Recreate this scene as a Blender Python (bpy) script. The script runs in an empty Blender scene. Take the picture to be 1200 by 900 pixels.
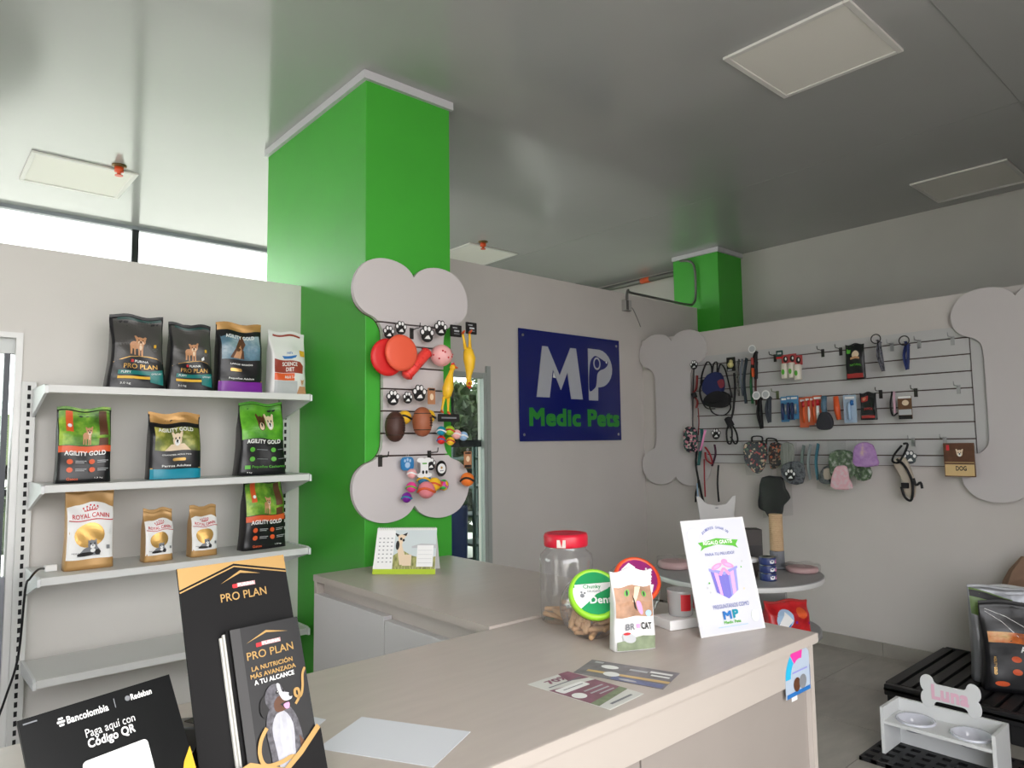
import bpy, bmesh, math, random
from mathutils import Vector, Matrix

scene = bpy.context.scene
COL = scene.collection
R = math.radians
PI = math.pi
random.seed(7)

# ---------------------------------------------------------------- camera
cam_data = bpy.data.cameras.new('camera')
cam = bpy.data.objects.new('camera', cam_data)
COL.objects.link(cam)
scene.camera = cam
cam_data.sensor_width = 36.0
cam_data.lens = 36.0 * 818.26 / 1200.0
cam_data.clip_start = 0.02
cam_data.clip_end = 500
YAW, PITCH, ROLL = R(41.353), R(4.766), R(-0.793)
fwd = Vector((math.sin(YAW) * math.cos(PITCH), math.cos(YAW) * math.cos(PITCH), math.sin(PITCH)))
rgt = Vector((math.cos(YAW), -math.sin(YAW), 0))
up = rgt.cross(fwd)
rgt, up = math.cos(ROLL) * rgt + math.sin(ROLL) * up, -math.sin(ROLL) * rgt + math.cos(ROLL) * up
m = Matrix((rgt, up, -fwd)).transposed().to_4x4()
m.translation = (0, 0, 1.45)
cam.matrix_world = m

# ---------------------------------------------------------------- sky and exposure
world = bpy.data.worlds.new('sky')
scene.world = world
world.use_nodes = True
wn, wl = world.node_tree.nodes, world.node_tree.links
wn.clear()
w_out = wn.new('ShaderNodeOutputWorld')
w_bg = wn.new('ShaderNodeBackground')
w_tc = wn.new('ShaderNodeTexCoord')
w_noise = wn.new('ShaderNodeTexNoise')
w_ramp = wn.new('ShaderNodeValToRGB')
w_noise.inputs['Scale'].default_value = 3.0
w_noise.inputs['Detail'].default_value = 5
w_ramp.color_ramp.elements[0].position = 0.35
w_ramp.color_ramp.elements[0].color = (0.86, 0.88, 0.95, 1)
w_ramp.color_ramp.elements[1].position = 0.6
w_ramp.color_ramp.elements[1].color = (1.0, 0.972, 0.95, 1)
wl.new(w_tc.outputs['Generated'], w_noise.inputs['Vector'])
wl.new(w_noise.outputs['Fac'], w_ramp.inputs['Fac'])
wl.new(w_ramp.outputs['Color'], w_bg.inputs['Color'])
wl.new(w_bg.outputs['Background'], w_out.inputs['Surface'])
w_bg.inputs['Strength'].default_value = 1.0

vs = scene.view_settings
scene.display_settings.display_device = 'sRGB'
vs.view_transform = 'Standard'
vs.look = 'None'
vs.gamma = 1.0
vs.use_curve_mapping = False
vs.exposure = 2.58

# ---------------------------------------------------------------- materials
def lin(c):
    return tuple(((x / 255.0) / 12.92 if x / 255.0 <= 0.04045 else ((x / 255.0 + 0.055) / 1.055) ** 2.4) for x in c)

MATS = {}

def mat(name, rgb, rough=0.5, metal=0.0, spec=0.5, var=0.0, scale=8.0, bump=0.0, bscale=60.0, stretch=None, emit=0.0, coat=0.0):
    """Principled material; var mixes in a noise tone, bump adds fine relief."""
    if name in MATS:
        return MATS[name]
    mt = bpy.data.materials.new(name)
    mt.use_nodes = True
    n, l = mt.node_tree.nodes, mt.node_tree.links
    b = n['Principled BSDF']
    c = lin(rgb)
    b.inputs['Base Color'].default_value = (*c, 1)
    b.inputs['Roughness'].default_value = rough
    b.inputs['Metallic'].default_value = metal
    b.inputs['Specular IOR Level'].default_value = spec
    if coat:
        b.inputs['Coat Weight'].default_value = coat
        b.inputs['Coat Roughness'].default_value = 0.08
    if emit:
        b.inputs['Emission Color'].default_value = (*c, 1)
        b.inputs['Emission Strength'].default_value = emit
    if var or bump:
        tc = n.new('ShaderNodeTexCoord')
        mp = n.new('ShaderNodeMapping')
        if stretch:
            mp.inputs['Scale'].default_value = stretch
        l.new(tc.outputs['Object'], mp.inputs['Vector'])
    if var:
        nz = n.new('ShaderNodeTexNoise')
        nz.inputs['Scale'].default_value = scale
        nz.inputs['Detail'].default_value = 4
        l.new(mp.outputs['Vector'], nz.inputs['Vector'])
        rp = n.new('ShaderNodeValToRGB')
        rp.color_ramp.elements[0].position = 0.3
        rp.color_ramp.elements[1].position = 0.7
        rp.color_ramp.elements[0].color = (*[x * (1 - var) for x in c], 1)
        rp.color_ramp.elements[1].color = (*[min(1, x * (1 + var)) for x in c], 1)
        l.new(nz.outputs['Fac'], rp.inputs['Fac'])
        l.new(rp.outputs['Color'], b.inputs['Base Color'])
    if bump:
        nb = n.new('ShaderNodeTexNoise')
        nb.inputs['Scale'].default_value = bscale
        nb.inputs['Detail'].default_value = 3
        l.new(mp.outputs['Vector'], nb.inputs['Vector'])
        bp = n.new('ShaderNodeBump')
        bp.inputs['Strength'].default_value = bump
        bp.inputs['Distance'].default_value = 0.01
        l.new(nb.outputs['Fac'], bp.inputs['Height'])
        l.new(bp.outputs['Normal'], b.inputs['Normal'])
    MATS[name] = mt
    return mt

def mottled(name, stops, scale=12.0, rough=0.5, detail=4.0, voronoi=False, stretch=None):
    """Printed or woven pattern: noise (or voronoi cells) through a colour ramp."""
    if name in MATS:
        return MATS[name]
    mt = bpy.data.materials.new(name)
    mt.use_nodes = True
    n, l = mt.node_tree.nodes, mt.node_tree.links
    b = n['Principled BSDF']
    b.inputs['Roughness'].default_value = rough
    tc = n.new('ShaderNodeTexCoord')
    mp = n.new('ShaderNodeMapping')
    if stretch:
        mp.inputs['Scale'].default_value = stretch
    l.new(tc.outputs['Object'], mp.inputs['Vector'])
    if voronoi:
        t = n.new('ShaderNodeTexVoronoi')
        out = t.outputs['Color']
    else:
        t = n.new('ShaderNodeTexNoise')
        t.inputs['Detail'].default_value = detail
        out = t.outputs['Fac']
    t.inputs['Scale'].default_value = scale
    l.new(mp.outputs['Vector'], t.inputs['Vector'])
    rp = n.new('ShaderNodeValToRGB')
    if voronoi:
        rp.color_ramp.interpolation = 'CONSTANT'
    el = rp.color_ramp.elements
    while len(el) < len(stops):
        el.new(0.5)
    for e, (pos, c) in zip(el, stops):
        e.position = pos
        e.color = (*lin(c), 1)
    l.new(out, rp.inputs['Fac'])
    l.new(rp.outputs['Color'], b.inputs['Base Color'])
    MATS[name] = mt
    return mt

def clear(name, tint=(255, 255, 255), body=0.12, rough=0.05, milk=0.0):
    """Thin clear plastic or glass sheet: mostly see-through with a glossy skin."""
    if name in MATS:
        return MATS[name]
    mt = bpy.data.materials.new(name)
    mt.use_nodes = True
    n, l = mt.node_tree.nodes, mt.node_tree.links
    n.clear()
    out = n.new('ShaderNodeOutputMaterial')
    tr = n.new('ShaderNodeBsdfTransparent')
    tr.inputs['Color'].default_value = (*lin(tint), 1)
    gl = n.new('ShaderNodeBsdfGlossy')
    gl.inputs['Roughness'].default_value = rough
    mx = n.new('ShaderNodeMixShader')
    lw = n.new('ShaderNodeLayerWeight')
    fr = n.new('ShaderNodeMath')
    fr.operation = 'POWER'
    fr.inputs[1].default_value = 4.0
    l.new(lw.outputs['Facing'], fr.inputs[0])
    ad = n.new('ShaderNodeMath')
    ad.operation = 'MULTIPLY_ADD'
    ad.inputs[1].default_value = 0.8
    ad.inputs[2].default_value = body * 0.3
    l.new(fr.outputs['Value'], ad.inputs[0])
    l.new(ad.outputs['Value'], mx.inputs['Fac'])
    if milk:
        df = n.new('ShaderNodeBsdfDiffuse')
        df.inputs['Color'].default_value = (*lin(tint), 1)
        m2 = n.new('ShaderNodeMixShader')
        m2.inputs['Fac'].default_value = milk
        l.new(tr.outputs['BSDF'], m2.inputs[1])
        l.new(df.outputs['BSDF'], m2.inputs[2])
        l.new(m2.outputs['Shader'], mx.inputs[1])
    else:
        l.new(tr.outputs['BSDF'], mx.inputs[1])
    l.new(gl.outputs['BSDF'], mx.inputs[2])
    l.new(mx.outputs['Shader'], out.inputs['Surface'])
    MATS[name] = mt
    return mt

# ---------------------------------------------------------------- mesh builder
class MB:
    def __init__(self):
        self.v, self.f, self.mi, self.mats, self.sm = [], [], [], [], []

    def slot(self, m):
        if m is None:
            return 0
        if m not in self.mats:
            self.mats.append(m)
        return self.mats.index(m)

    def add(self, verts, faces, m=None, smooth=False):
        o = len(self.v)
        self.v += [Vector(p) for p in verts]
        k = self.slot(m)
        for f in faces:
            self.f.append(tuple(i + o for i in f))
            self.mi.append(k)
            self.sm.append(smooth)
        return self

    def box(self, x0, x1, y0, y1, z0, z1, m=None, rot=None, org=None):
        vs_ = [Vector((x, y, z)) for x in (x0, x1) for y in (y0, y1) for z in (z0, z1)]
        if rot is not None:
            org = Vector(org or (0, 0, 0))
            vs_ = [rot @ (p - org) + org for p in vs_]
        return self.add(vs_, [(0, 1, 3, 2), (4, 6, 7, 5), (0, 4, 5, 1), (2, 3, 7, 6), (0, 2, 6, 4), (1, 5, 7, 3)], m)

    def prism(self, poly, t0, t1, fn, m=None, smooth=False):
        """poly 2D extruded from t0 to t1; fn(a, b, t) gives the point."""
        n = len(poly)
        vs_ = [fn(a, b, t0) for a, b in poly] + [fn(a, b, t1) for a, b in poly]
        fs = [tuple(range(n - 1, -1, -1)), tuple(range(n, 2 * n))]
        fs += [(i, (i + 1) % n, n + (i + 1) % n, n + i) for i in range(n)]
        return self.add(vs_, fs, m, smooth)

    def lathe(self, prof, n=24, m=None, org=(0, 0, 0), rot=None, cap=True, smooth=True):
        org = Vector(org)
        vs_, fs = [], []
        for r, z in prof:
            for i in range(n):
                a = 2 * PI * i / n
                p = Vector((r * math.cos(a), r * math.sin(a), z))
                vs_.append((rot @ p if rot else p) + org)
        for j in range(len(prof) - 1):
            for i in range(n):
                k = (i + 1) % n
                fs.append((j * n + i, j * n + k, (j + 1) * n + k, (j + 1) * n + i))
        self.add(vs_, fs, m, smooth)
        if cap:
            o = len(self.v) - len(vs_)
            k = self.slot(m)
            for f in (tuple(range(n - 1, -1, -1)), tuple(range((len(prof) - 1) * n, len(prof) * n))):
                self.f.append(tuple(i + o for i in f)); self.mi.append(k); self.sm.append(False)
        return self

    def tube(self, pts, r, n=8, m=None, flat=None):
        """Round tube along pts, or a flat strap of half width r and half thickness flat."""
        pts = [Vector(p) for p in pts]
        vs_, fs = [], []
        prev = None
        for i, p in enumerate(pts):
            d = (pts[min(i + 1, len(pts) - 1)] - pts[max(i - 1, 0)]).normalized()
            if flat is not None:
                side = Vector((1, 0, 0)) if abs(d.x) < 0.9 else Vector((0, 0, 1))
                side = (side - d * side.dot(d)).normalized()
            elif prev is None:
                side = d.orthogonal().normalized()
            else:
                side = (prev - d * prev.dot(d)).normalized()
            prev = side
            oth = d.cross(side)
            rr = r[i] if isinstance(r, (list, tuple)) else r
            for k in range(n):
                a = 2 * PI * k / n + (PI / 4 if n == 4 else 0)
                ca, sa = math.cos(a), math.sin(a)
                if flat is not None:
                    vs_.append(p + side * rr * ca + oth * flat * sa)
                else:
                    vs_.append(p + (side * ca + oth * sa) * rr)
        for j in range(len(pts) - 1):
            for k in range(n):
                q = (k + 1) % n
                fs.append((j * n + k, j * n + q, (j + 1) * n + q, (j + 1) * n + k))
        fs += [tuple(range(n - 1, -1, -1)), tuple(range((len(pts) - 1) * n, len(pts) * n))]
        return self.add(vs_, fs, m, True)

    def ball(self, c, r, m=None, nu=16, nv=10, sq=(1, 1, 1), rot=None):
        c = Vector(c)
        vs_, fs = [], []
        for j in range(nv + 1):
            t = PI * j / nv
            for i in range(nu):
                a = 2 * PI * i / nu
                p = Vector((r * sq[0] * math.sin(t) * math.cos(a), r * sq[1] * math.sin(t) * math.sin(a), r * sq[2] * math.cos(t)))
                vs_.append((rot @ p if rot else p) + c)
        for j in range(nv):
            for i in range(nu):
                k = (i + 1) % nu
                if j == 0:
                    fs.append((i, nu + i, nu + k))
                elif j == nv - 1:
                    fs.append((j * nu + i, (j + 1) * nu + i, j * nu + k))
                else:
                    fs.append((j * nu + i, (j + 1) * nu + i, (j + 1) * nu + k, j * nu + k))
        return self.add(vs_, fs, m, True)

    def build(self, name, m=None, parent=None, world=False, bevel=0.0, segs=2, recalc=True):
        """Link as one mesh object; world=True when the vertices are world points under an unrotated parent."""
        off = Vector(parent_loc(parent)) if (world and parent is not None) else Vector((0, 0, 0))
        me = bpy.data.meshes.new(name)
        me.from_pydata([p - off for p in self.v], [], self.f)
        if m is not None:
            me.materials.append(m)
        else:
            for q in self.mats:
                me.materials.append(q)
        me.polygons.foreach_set('use_smooth', self.sm)
        if m is None:
            me.polygons.foreach_set('material_index', self.mi)
        if recalc:
            b = bmesh.new(); b.from_mesh(me)
            bmesh.ops.recalc_face_normals(b, faces=b.faces)
            b.to_mesh(me); b.free()
        me.update()
        o = bpy.data.objects.new(name, me)
        COL.objects.link(o)
        if parent is not None:
            o.parent = parent
        if bevel:
            bv = o.modifiers.new('bevel', 'BEVEL')
            bv.width = bevel; bv.segments = segs; bv.limit_method = 'ANGLE'; bv.angle_limit = R(40)
        return o

def parent_loc(p):
    loc = Vector((0, 0, 0))
    while p is not None:
        loc += Vector(p.location)
        p = p.parent
    return loc

def thing(name, label, cat, loc=(0, 0, 0), rz=0.0, group=None, tilt=None):
    o = bpy.data.objects.new(name, None)
    COL.objects.link(o)
    o.empty_display_size = 0.05
    o.location = loc
    o.rotation_euler = tilt if tilt else (0, 0, rz)
    o['label'] = label; o['category'] = cat
    if group:
        o['group'] = group
    return o

def tag(o, label, cat, group=None):
    o['label'] = label; o['category'] = cat
    if group:
        o['group'] = group
    return o

def structure(o, label=None):
    o['kind'] = 'structure'
    if label:
        o['label'] = label
    return o

def stuff(o):
    o['kind'] = 'stuff'
    return o

# ---------------------------------------------------------------- flat print: shapes laid on a surface
def rrect(cx, cy, w, h, r=0.0, n=4):
    if r <= 0:
        return [(cx - w / 2, cy - h / 2), (cx + w / 2, cy - h / 2), (cx + w / 2, cy + h / 2), (cx - w / 2, cy + h / 2)]
    pts = []
    for sx, sy, a0 in ((1, -1, -90), (1, 1, 0), (-1, 1, 90), (-1, -1, 180)):
        for k in range(n + 1):
            a = R(a0 + 90 * k / n)
            pts.append((cx + sx * (w / 2 - r) + r * math.cos(a), cy + sy * (h / 2 - r) + r * math.sin(a)))
    return pts

def ellipse(cx, cy, rx, ry, n=20, rot=0.0):
    c, s = math.cos(rot), math.sin(rot)
    return [(cx + rx * math.cos(2 * PI * k / n) * c - ry * math.sin(2 * PI * k / n) * s,
             cy + rx * math.cos(2 * PI * k / n) * s + ry * math.sin(2 * PI * k / n) * c) for k in range(n)]

def spline(pts, n=4, closed=True):
    out = []
    L = len(pts)
    for i in range(L if closed else L - 1):
        p0, p1, p2, p3 = (pts[(i + k - 1) % L] if closed else pts[min(max(i + k - 1, 0), L - 1)] for k in range(4))
        for k in range(n):
            t = k / n
            out.append(tuple(0.5 * ((2 * p1[d]) + (-p0[d] + p2[d]) * t + (2 * p0[d] - 5 * p1[d] + 4 * p2[d] - p3[d]) * t * t
                                    + (-p0[d] + 3 * p1[d] - 3 * p2[d] + p3[d]) * t ** 3) for d in range(len(p1))))
    if not closed:
        out.append(tuple(pts[-1]))
    return out

TEXT = {}

def text_mesh(s, bold=0.0, shear=0.0):
    key = (s, bold, shear)
    if key in TEXT:
        return TEXT[key]
    cu = bpy.data.curves.new('lettering', 'FONT')
    cu.body = s
    cu.align_x = 'CENTER'
    cu.resolution_u = 3
    cu.shear = shear
    cu.space_character = 1.0 + bold * 1.2
    o = bpy.data.objects.new('lettering', cu)
    COL.objects.link(o)
    dg = bpy.context.evaluated_depsgraph_get()
    me = bpy.data.meshes.new_from_object(o.evaluated_get(dg))
    vs_ = [(v.co.x, v.co.y) for v in me.vertices]
    fs = [tuple(p.vertices) for p in me.polygons]
    bpy.data.objects.remove(o)
    bpy.data.curves.remove(cu)
    bpy.data.meshes.remove(me)
    # heavier strokes: the same letters again, shifted a little, each on its own thin layer
    lay = [0] * len(vs_)
    if bold:
        n0, f0, v0 = len(vs_), list(fs), list(vs_)
        k = bold * 0.8
        for q, (dx, dy) in enumerate(((k, k), (-k, k), (k, -k), (-k, -k))):
            fs += [tuple(i + n0 * (q + 1) for i in f) for f in f0]
            vs_ += [(x + dx, y + dy) for x, y in v0]
            lay += [q + 1] * n0
    xs = [p[0] for p in vs_]; ys = [p[1] for p in vs_]
    cx, cy = (min(xs) + max(xs)) / 2, (min(ys) + max(ys)) / 2
    w, h = max(xs) - min(xs), max(ys) - min(ys)
    TEXT[key] = ([(x - cx, y - cy, j) for (x, y), j in zip(vs_, lay)], fs, w, h)
    return TEXT[key]

def fill_poly(poly, step):
    """Triangles of a 2D outline, cut finer than step so that they follow a curved face."""
    b = bmesh.new()
    f = b.faces.new([b.verts.new((p[0], p[1], 0)) for p in poly])
    f.normal_update()
    bmesh.ops.triangulate(b, faces=[f])
    for _ in range(5):
        long = [e for e in b.edges if e.calc_length() > step]
        if not long or len(b.faces) > 1500:
            break
        bmesh.ops.subdivide_edges(b, edges=long, cuts=1)
        bmesh.ops.triangulate(b, faces=[q for q in b.faces if len(q.verts) > 3])
    b.verts.index_update()
    vs_ = [(v.co.x, v.co.y) for v in b.verts]
    fs = [tuple(v.index for v in q.verts) for q in b.faces]
    b.free()
    return vs_, fs

def prints(parent, surf, sx, sy, items, step=1.0, base=0.0008, gap=0.00015):
    """items: (part name, material, shape). Shapes in units of sx, sy. surf(x, z, eps) is the face carrying the print.
    Consecutive items of one part name become one part."""
    cur, mb, idx = None, None, 0
    count = 0
    def flush():
        if mb is not None and mb.f:
            o = mb.build(cur, None, parent, recalc=False)
            if count > 1:
                stuff(o)
    for it in items:
        name, m, sh = it
        if name != cur:
            flush(); mb = MB(); cur = name; count = 0
        count += 1
        if sh[0] == 'text':
            count += 1
        eps = base + gap * idx
        idx += 1
        k = sh[0]
        if k == 'text':
            _, s, cx, cy, w = sh[:5]
            h = sh[5] if len(sh) > 5 else None
            bold = sh[6] if len(sh) > 6 else 0.0
            rot = sh[7] if len(sh) > 7 else 0.0
            tv, tf, tw, th = text_mesh(s, bold)
            kx = w * sx / tw
            kz = h * sy / th if h else kx
            cr, sr = math.cos(rot), math.sin(rot)
            p2 = [(cx * sx + x * kx * cr - y * kz * sr, cy * sy + x * kx * sr + y * kz * cr, j) for x, y, j in tv]
            mb.add([surf(x, z, eps + 0.00002 * j) for x, z, j in p2], tf, m)
            continue
        if k == 'rect':
            poly = rrect(sh[1] * sx, sh[2] * sy, sh[3] * sx, sh[4] * sy, sh[5] * sx if len(sh) > 5 else 0)
        elif k == 'ell':
            poly = ellipse(sh[1] * sx, sh[2] * sy, sh[3] * sx, sh[4] * sy if len(sh) > 4 else sh[3] * sx, rot=sh[5] if len(sh) > 5 else 0)
        elif k == 'poly':
            poly = [(x * sx, y * sy) for x, y in sh[1]]
        elif k == 'band':        # stroke along points
            pts = [(x * sx, y * sy) for x, y in sh[1]]
            hw = sh[2] * sx
            le, ri = [], []
            for i, p in enumerate(pts):
                a, b_ = pts[max(i - 1, 0)], pts[min(i + 1, len(pts) - 1)]
                d = Vector((b_[0] - a[0], b_[1] - a[1])).normalized()
                le.append((p[0] - d.y * hw, p[1] + d.x * hw)); ri.append((p[0] + d.y * hw, p[1] - d.x * hw))
            n = len(pts)
            mb.add([surf(x, z, eps) for x, z in le + ri], [(i, n + i, n + i + 1, i + 1) for i in range(n - 1)], m)
            continue
        pv, pf = fill_poly(poly, step)
        mb.add([surf(x, z, eps) for x, z in pv], pf, m)
    flush()

def flat_face(y=0.0, x0=0.0, z0=0.0):
    return lambda x, z, e: (x0 + x, y - e, z0 + z)

def pet(cx, cy, s, m_body, m_dark, m_light, face_only=False):
    """A small standing dog (or only its head) made of printed shapes; s is its height in the unit of the print."""
    E = lambda x, y, rx, ry, rot=0: ('poly', ellipse(cx + x * s, cy + y * s, rx * s, ry * s, 14, rot))
    P = lambda pts: ('poly', [(cx + x * s, cy + y * s) for x, y in pts])
    N = 'dog_picture'
    out = []
    if not face_only:
        out += [(N, m_body, E(-0.22, 0.02, 0.3, 0.2)), (N, m_body, P([(-0.50, 0), (-0.34, 0), (-0.38, -0.46), (-0.49, -0.46)])),
                (N, m_body, P([(-0.28, -0.1), (-0.16, -0.1), (-0.16, -0.48), (-0.25, -0.48)])),
                (N, m_body, P([(-0.02, 0), (0.12, 0), (0.1, -0.5), (0, -0.5)])), (N, m_body, P([(0.14, 0.1), (0.28, 0.1), (0.28, -0.5), (0.18, -0.5)])),
                (N, m_body, E(0.1, 0.02, 0.2, 0.24)), (N, m_light, E(0.13, -0.05, 0.08, 0.16))]
    out += [(N, m_body, P([(-0.15, 0.28), (-0.25, 0.5), (-0.16, 0.54), (0.0, 0.43)])), (N, m_body, P([(0.39, 0.28), (0.49, 0.5), (0.40, 0.54), (0.24, 0.43)])),
            (N, m_body, E(0.12, 0.26, 0.29, 0.22)), (N, m_light, E(0.12, 0.17, 0.17, 0.11)), (N, m_dark, E(0.12, 0.22, 0.075, 0.05)), (N, m_dark, P([(0.03, 0.165), (0.21, 0.165), (0.19, 0.15), (0.05, 0.15)])),
            (N, m_dark, E(0.0, 0.31, 0.045, 0.04)), (N, m_dark, E(0.24, 0.31, 0.045, 0.04))]
    return out

# ---------------------------------------------------------------- common materials
WHITE_WALL = mat('white_wall_paint', (214, 211, 206), 0.75, spec=0.2, var=0.02, scale=3, bump=0.03, bscale=120)
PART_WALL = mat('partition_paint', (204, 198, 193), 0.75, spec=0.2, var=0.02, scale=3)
GREEN = mat('green_column_paint', (66, 168, 52), 0.42, spec=0.45, var=0.03, scale=4, bump=0.03, bscale=80)
PVC = mat('grey_gloss_ceiling', (178, 179, 178), 0.14, spec=0.45, var=0.015, scale=2)
TRIM = mat('pale_trim', (196, 196, 200), 0.4)
TILE = mat('grey_floor_tile', (160, 155, 147), 0.32, var=0.10, scale=5, bump=0.02, stretch=(1, 3, 1))
GROUT = mat('floor_grout', (92, 89, 84), 0.9)
SKIRT = mat('skirting_tile', (160, 154, 146), 0.4, var=0.09, scale=6)
DARK = mat('black_aluminium', (24, 26, 30), 0.4)
GLASS = clear('window_glass', (250, 255, 253), 0.1, 0.02)
WHITE = mat('white_plastic', (226, 226, 224), 0.35)
BRIGHT = mat('bright_white_paper', (244, 244, 246), 0.6)
STEEL = mat('white_shelf_steel', (214, 215, 212), 0.38, spec=0.45)
BONEW = mat('white_melamine', (202, 196, 195), 0.5)
GROOVE = mat('brown_slat_groove', (78, 58, 52), 0.7)
CTOP = mat('greige_counter_laminate', (190, 180, 172), 0.38, var=0.03, scale=6, stretch=(1, 6, 1), bump=0.01)
CEDGE = mat('cream_edge_band', (180, 171, 162), 0.45)
CBODY = mat('greige_counter_board', (190, 182, 175), 0.5, var=0.02, scale=5)
CDOOR = mat('pale_grey_door', (205, 203, 203), 0.45)
BLACK = mat('black_plastic', (18, 18, 20), 0.35)
BLACKM = mat('matt_black', (13, 12, 13), 0.7, spec=0.3)
CHROME = mat('chrome', (170, 170, 172), 0.3, 1.0)
GREY = mat('grey_print', (128, 130, 134), 0.6)
GOLD = mat('gold_foil', (206, 164, 92), 0.32, 0.55, var=0.12, scale=10)
FOILGOLD = mat('kraft_gold_film', (186, 142, 82), 0.35, 0.3, var=0.12, scale=14)
PWHITE = mat('white_print', (238, 238, 236), 0.45)
PRED = mat('red_print', (196, 30, 40), 0.45)
PORANGE = mat('orange_print', (222, 92, 44), 0.42)
PGREEN = mat('green_print', (92, 178, 58), 0.42)
PTEAL = mat('teal_print', (14, 116, 112), 0.36)
PTURQ = mat('turquoise_print', (16, 140, 164), 0.34)
PYELL = mat('yellow_print', (226, 178, 48), 0.45)
PPURP = mat('purple_print', (120, 30, 150), 0.34)
PPINK = mat('pink_print', (234, 152, 196), 0.5)
PBLUE = mat('blue_print', (40, 110, 180), 0.45)
PLBLUE = mat('pale_blue_print', (168, 196, 224), 0.5)
PTAN = mat('tan_print', (196, 144, 104), 0.5, var=0.1, scale=40)
PCREAM = mat('cream_print', (228, 206, 176), 0.5)
PBROWN = mat('brown_print', (92, 56, 34), 0.5, var=0.2, scale=30)
PDARK = mat('black_print', (22, 20, 20), 0.5)
PGREY = mat('pale_grey_print', (186, 188, 190), 0.5)
BAGBLK = mat('black_film', (24, 24, 27), 0.32, spec=0.5, bump=0.12, bscale=18)
BAGGREY = mat('charcoal_film', (74, 72, 70), 0.36, var=0.1, scale=6)
BAGWHT = mat('white_film', (226, 226, 224), 0.34, bump=0.08, bscale=16)
FILM = clear('clear_film', (250, 250, 250), 0.04, 0.16, 0.012)

# ================================================================ SETTING
CEIL = 3.32
# ---- floor: base and single tiles
fl = structure(MB().box(-3.4, 6.46, -1.4, 6.6, -0.12, -0.006).build('floor', GROUT), 'grey large-format tiled shop floor')
tile_mesh = None
for i in range(-6, 4):
    for j in range(-4, 5):
        x0, y0 = 4.295 + 0.59 * i, 1.455 + 0.59 * j
        if x0 > 5.0 or y0 > 3.9:
            continue
        x1 = min(x0 + 0.586, 4.985)
        if x1 - x0 > 0.58 and tile_mesh is not None:
            o = bpy.data.objects.new('tile', tile_mesh); COL.objects.link(o); o.parent = fl
        else:
            mb = MB().box(0, x1 - x0, 0, 0.586, -0.006, 0.0)
            o = mb.build('tile', TILE, fl)
            if x1 - x0 > 0.58:
                tile_mesh = o.data
        o.location = (x0, y0, 0)
ground = structure(MB().box(-60, 60, -60, 60, -0.4, -0.13).build('ground', mat('bounce_paving', (196, 192, 184), 0.9, var=0.1, scale=0.4)), 'pale paving outside, toned to bounce light indoors')  # ground made pale so that it bounces daylight up to the ceiling

# ---- ceiling
ce = structure(MB().box(-3.2, 6.46, -1.3, 6.5, CEIL, CEIL + 0.12).build('ceiling', PVC), 'glossy grey plastic ceiling')
for k, (a, b, c, d) in enumerate([(4.663, 4.669, -1.3, 6.49), (-3.2, 6.36, 0.940, 0.946)]):
    structure(MB().box(a, b, c, d, CEIL - 0.0015, CEIL + 0.002).build('trim_%d' % (k + 1), mat('ceiling_joint', (150, 153, 150), 0.4)))
structure(MB().box(-3.2, 6.36, 6.44, 6.5, CEIL - 0.03, CEIL + 0.01).build('trim_5', mat('grey_edge_profile', (150, 156, 164), 0.4)))

# ---- walls
LW = 3.735
wl_ = MB()
wl_.box(-3.2, 0.395, LW, LW + 0.09, 1.95, 2.355).box(0.395, 1.6949, LW, LW + 0.09, 0, 2.355)
structure(wl_.build('wall_left', WHITE_WALL), 'white partition behind the food shelves, open above')
SW = 3.9
wb = MB()
wb.box(2.2101, 3.175, SW, SW + 0.09, 1.95, 2.745).box(3.175, 5.88, SW, SW + 0.09, 0, 2.745)
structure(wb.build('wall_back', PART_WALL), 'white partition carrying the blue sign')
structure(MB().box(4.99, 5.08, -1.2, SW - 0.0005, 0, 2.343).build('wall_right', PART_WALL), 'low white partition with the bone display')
structure(MB().box(6.36, 6.46, -1.3, 6.5, 0, CEIL).build('wall_far', mat('far_wall_paint', (196, 194, 188), 0.8, spec=0.2, var=0.02, scale=3)))
structure(MB().box(2.1, 6.46, -1.3, -1.2, 0, CEIL).box(-3.25, -3.18, -1.3, 4.8, 0, CEIL).build('wall_front_light_block', WHITE_WALL))  # unseen walls, sized to keep daylight off the right side
# skirting of the right wall, one tile after the other
bb = structure(MB().box(4.984, 4.99, -1.2, SW, 0, 0.086).build('baseboard_right', GROUT))
y = 1.965 + 0.59 * 3
while y > -1.1:
    MB().box(4.974, 4.985, y - 0.587, min(y, SW - 0.002), 0.0, 0.09).build('skirting_tile', SKIRT, bb)
    y -= 0.59

# ---- green columns
def column(x0, x1, y0, y1, label):
    c = structure(MB().box(x0, x1, y0, y1, 0, CEIL - 0.001).build('column', GREEN, bevel=0.003), label)
    h = 0.045
    for k, (a, b, cc, d) in enumerate([(x0 - 0.022, x0 - 0.0005, y0 - 0.022, y1), (x0 - 0.0005, x1 + 0.012, y0 - 0.022, y0 - 0.0005)]):
        MB().box(a, b, cc, d, CEIL - h, CEIL - 0.001).build('ceiling_trim', TRIM, c)
column(1.695, 2.21, 3.004, 4.24, 'bright green square column by the food shelves')
column(5.93, 6.3595, 3.68, 4.2, 'green column in the far corner')

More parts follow.
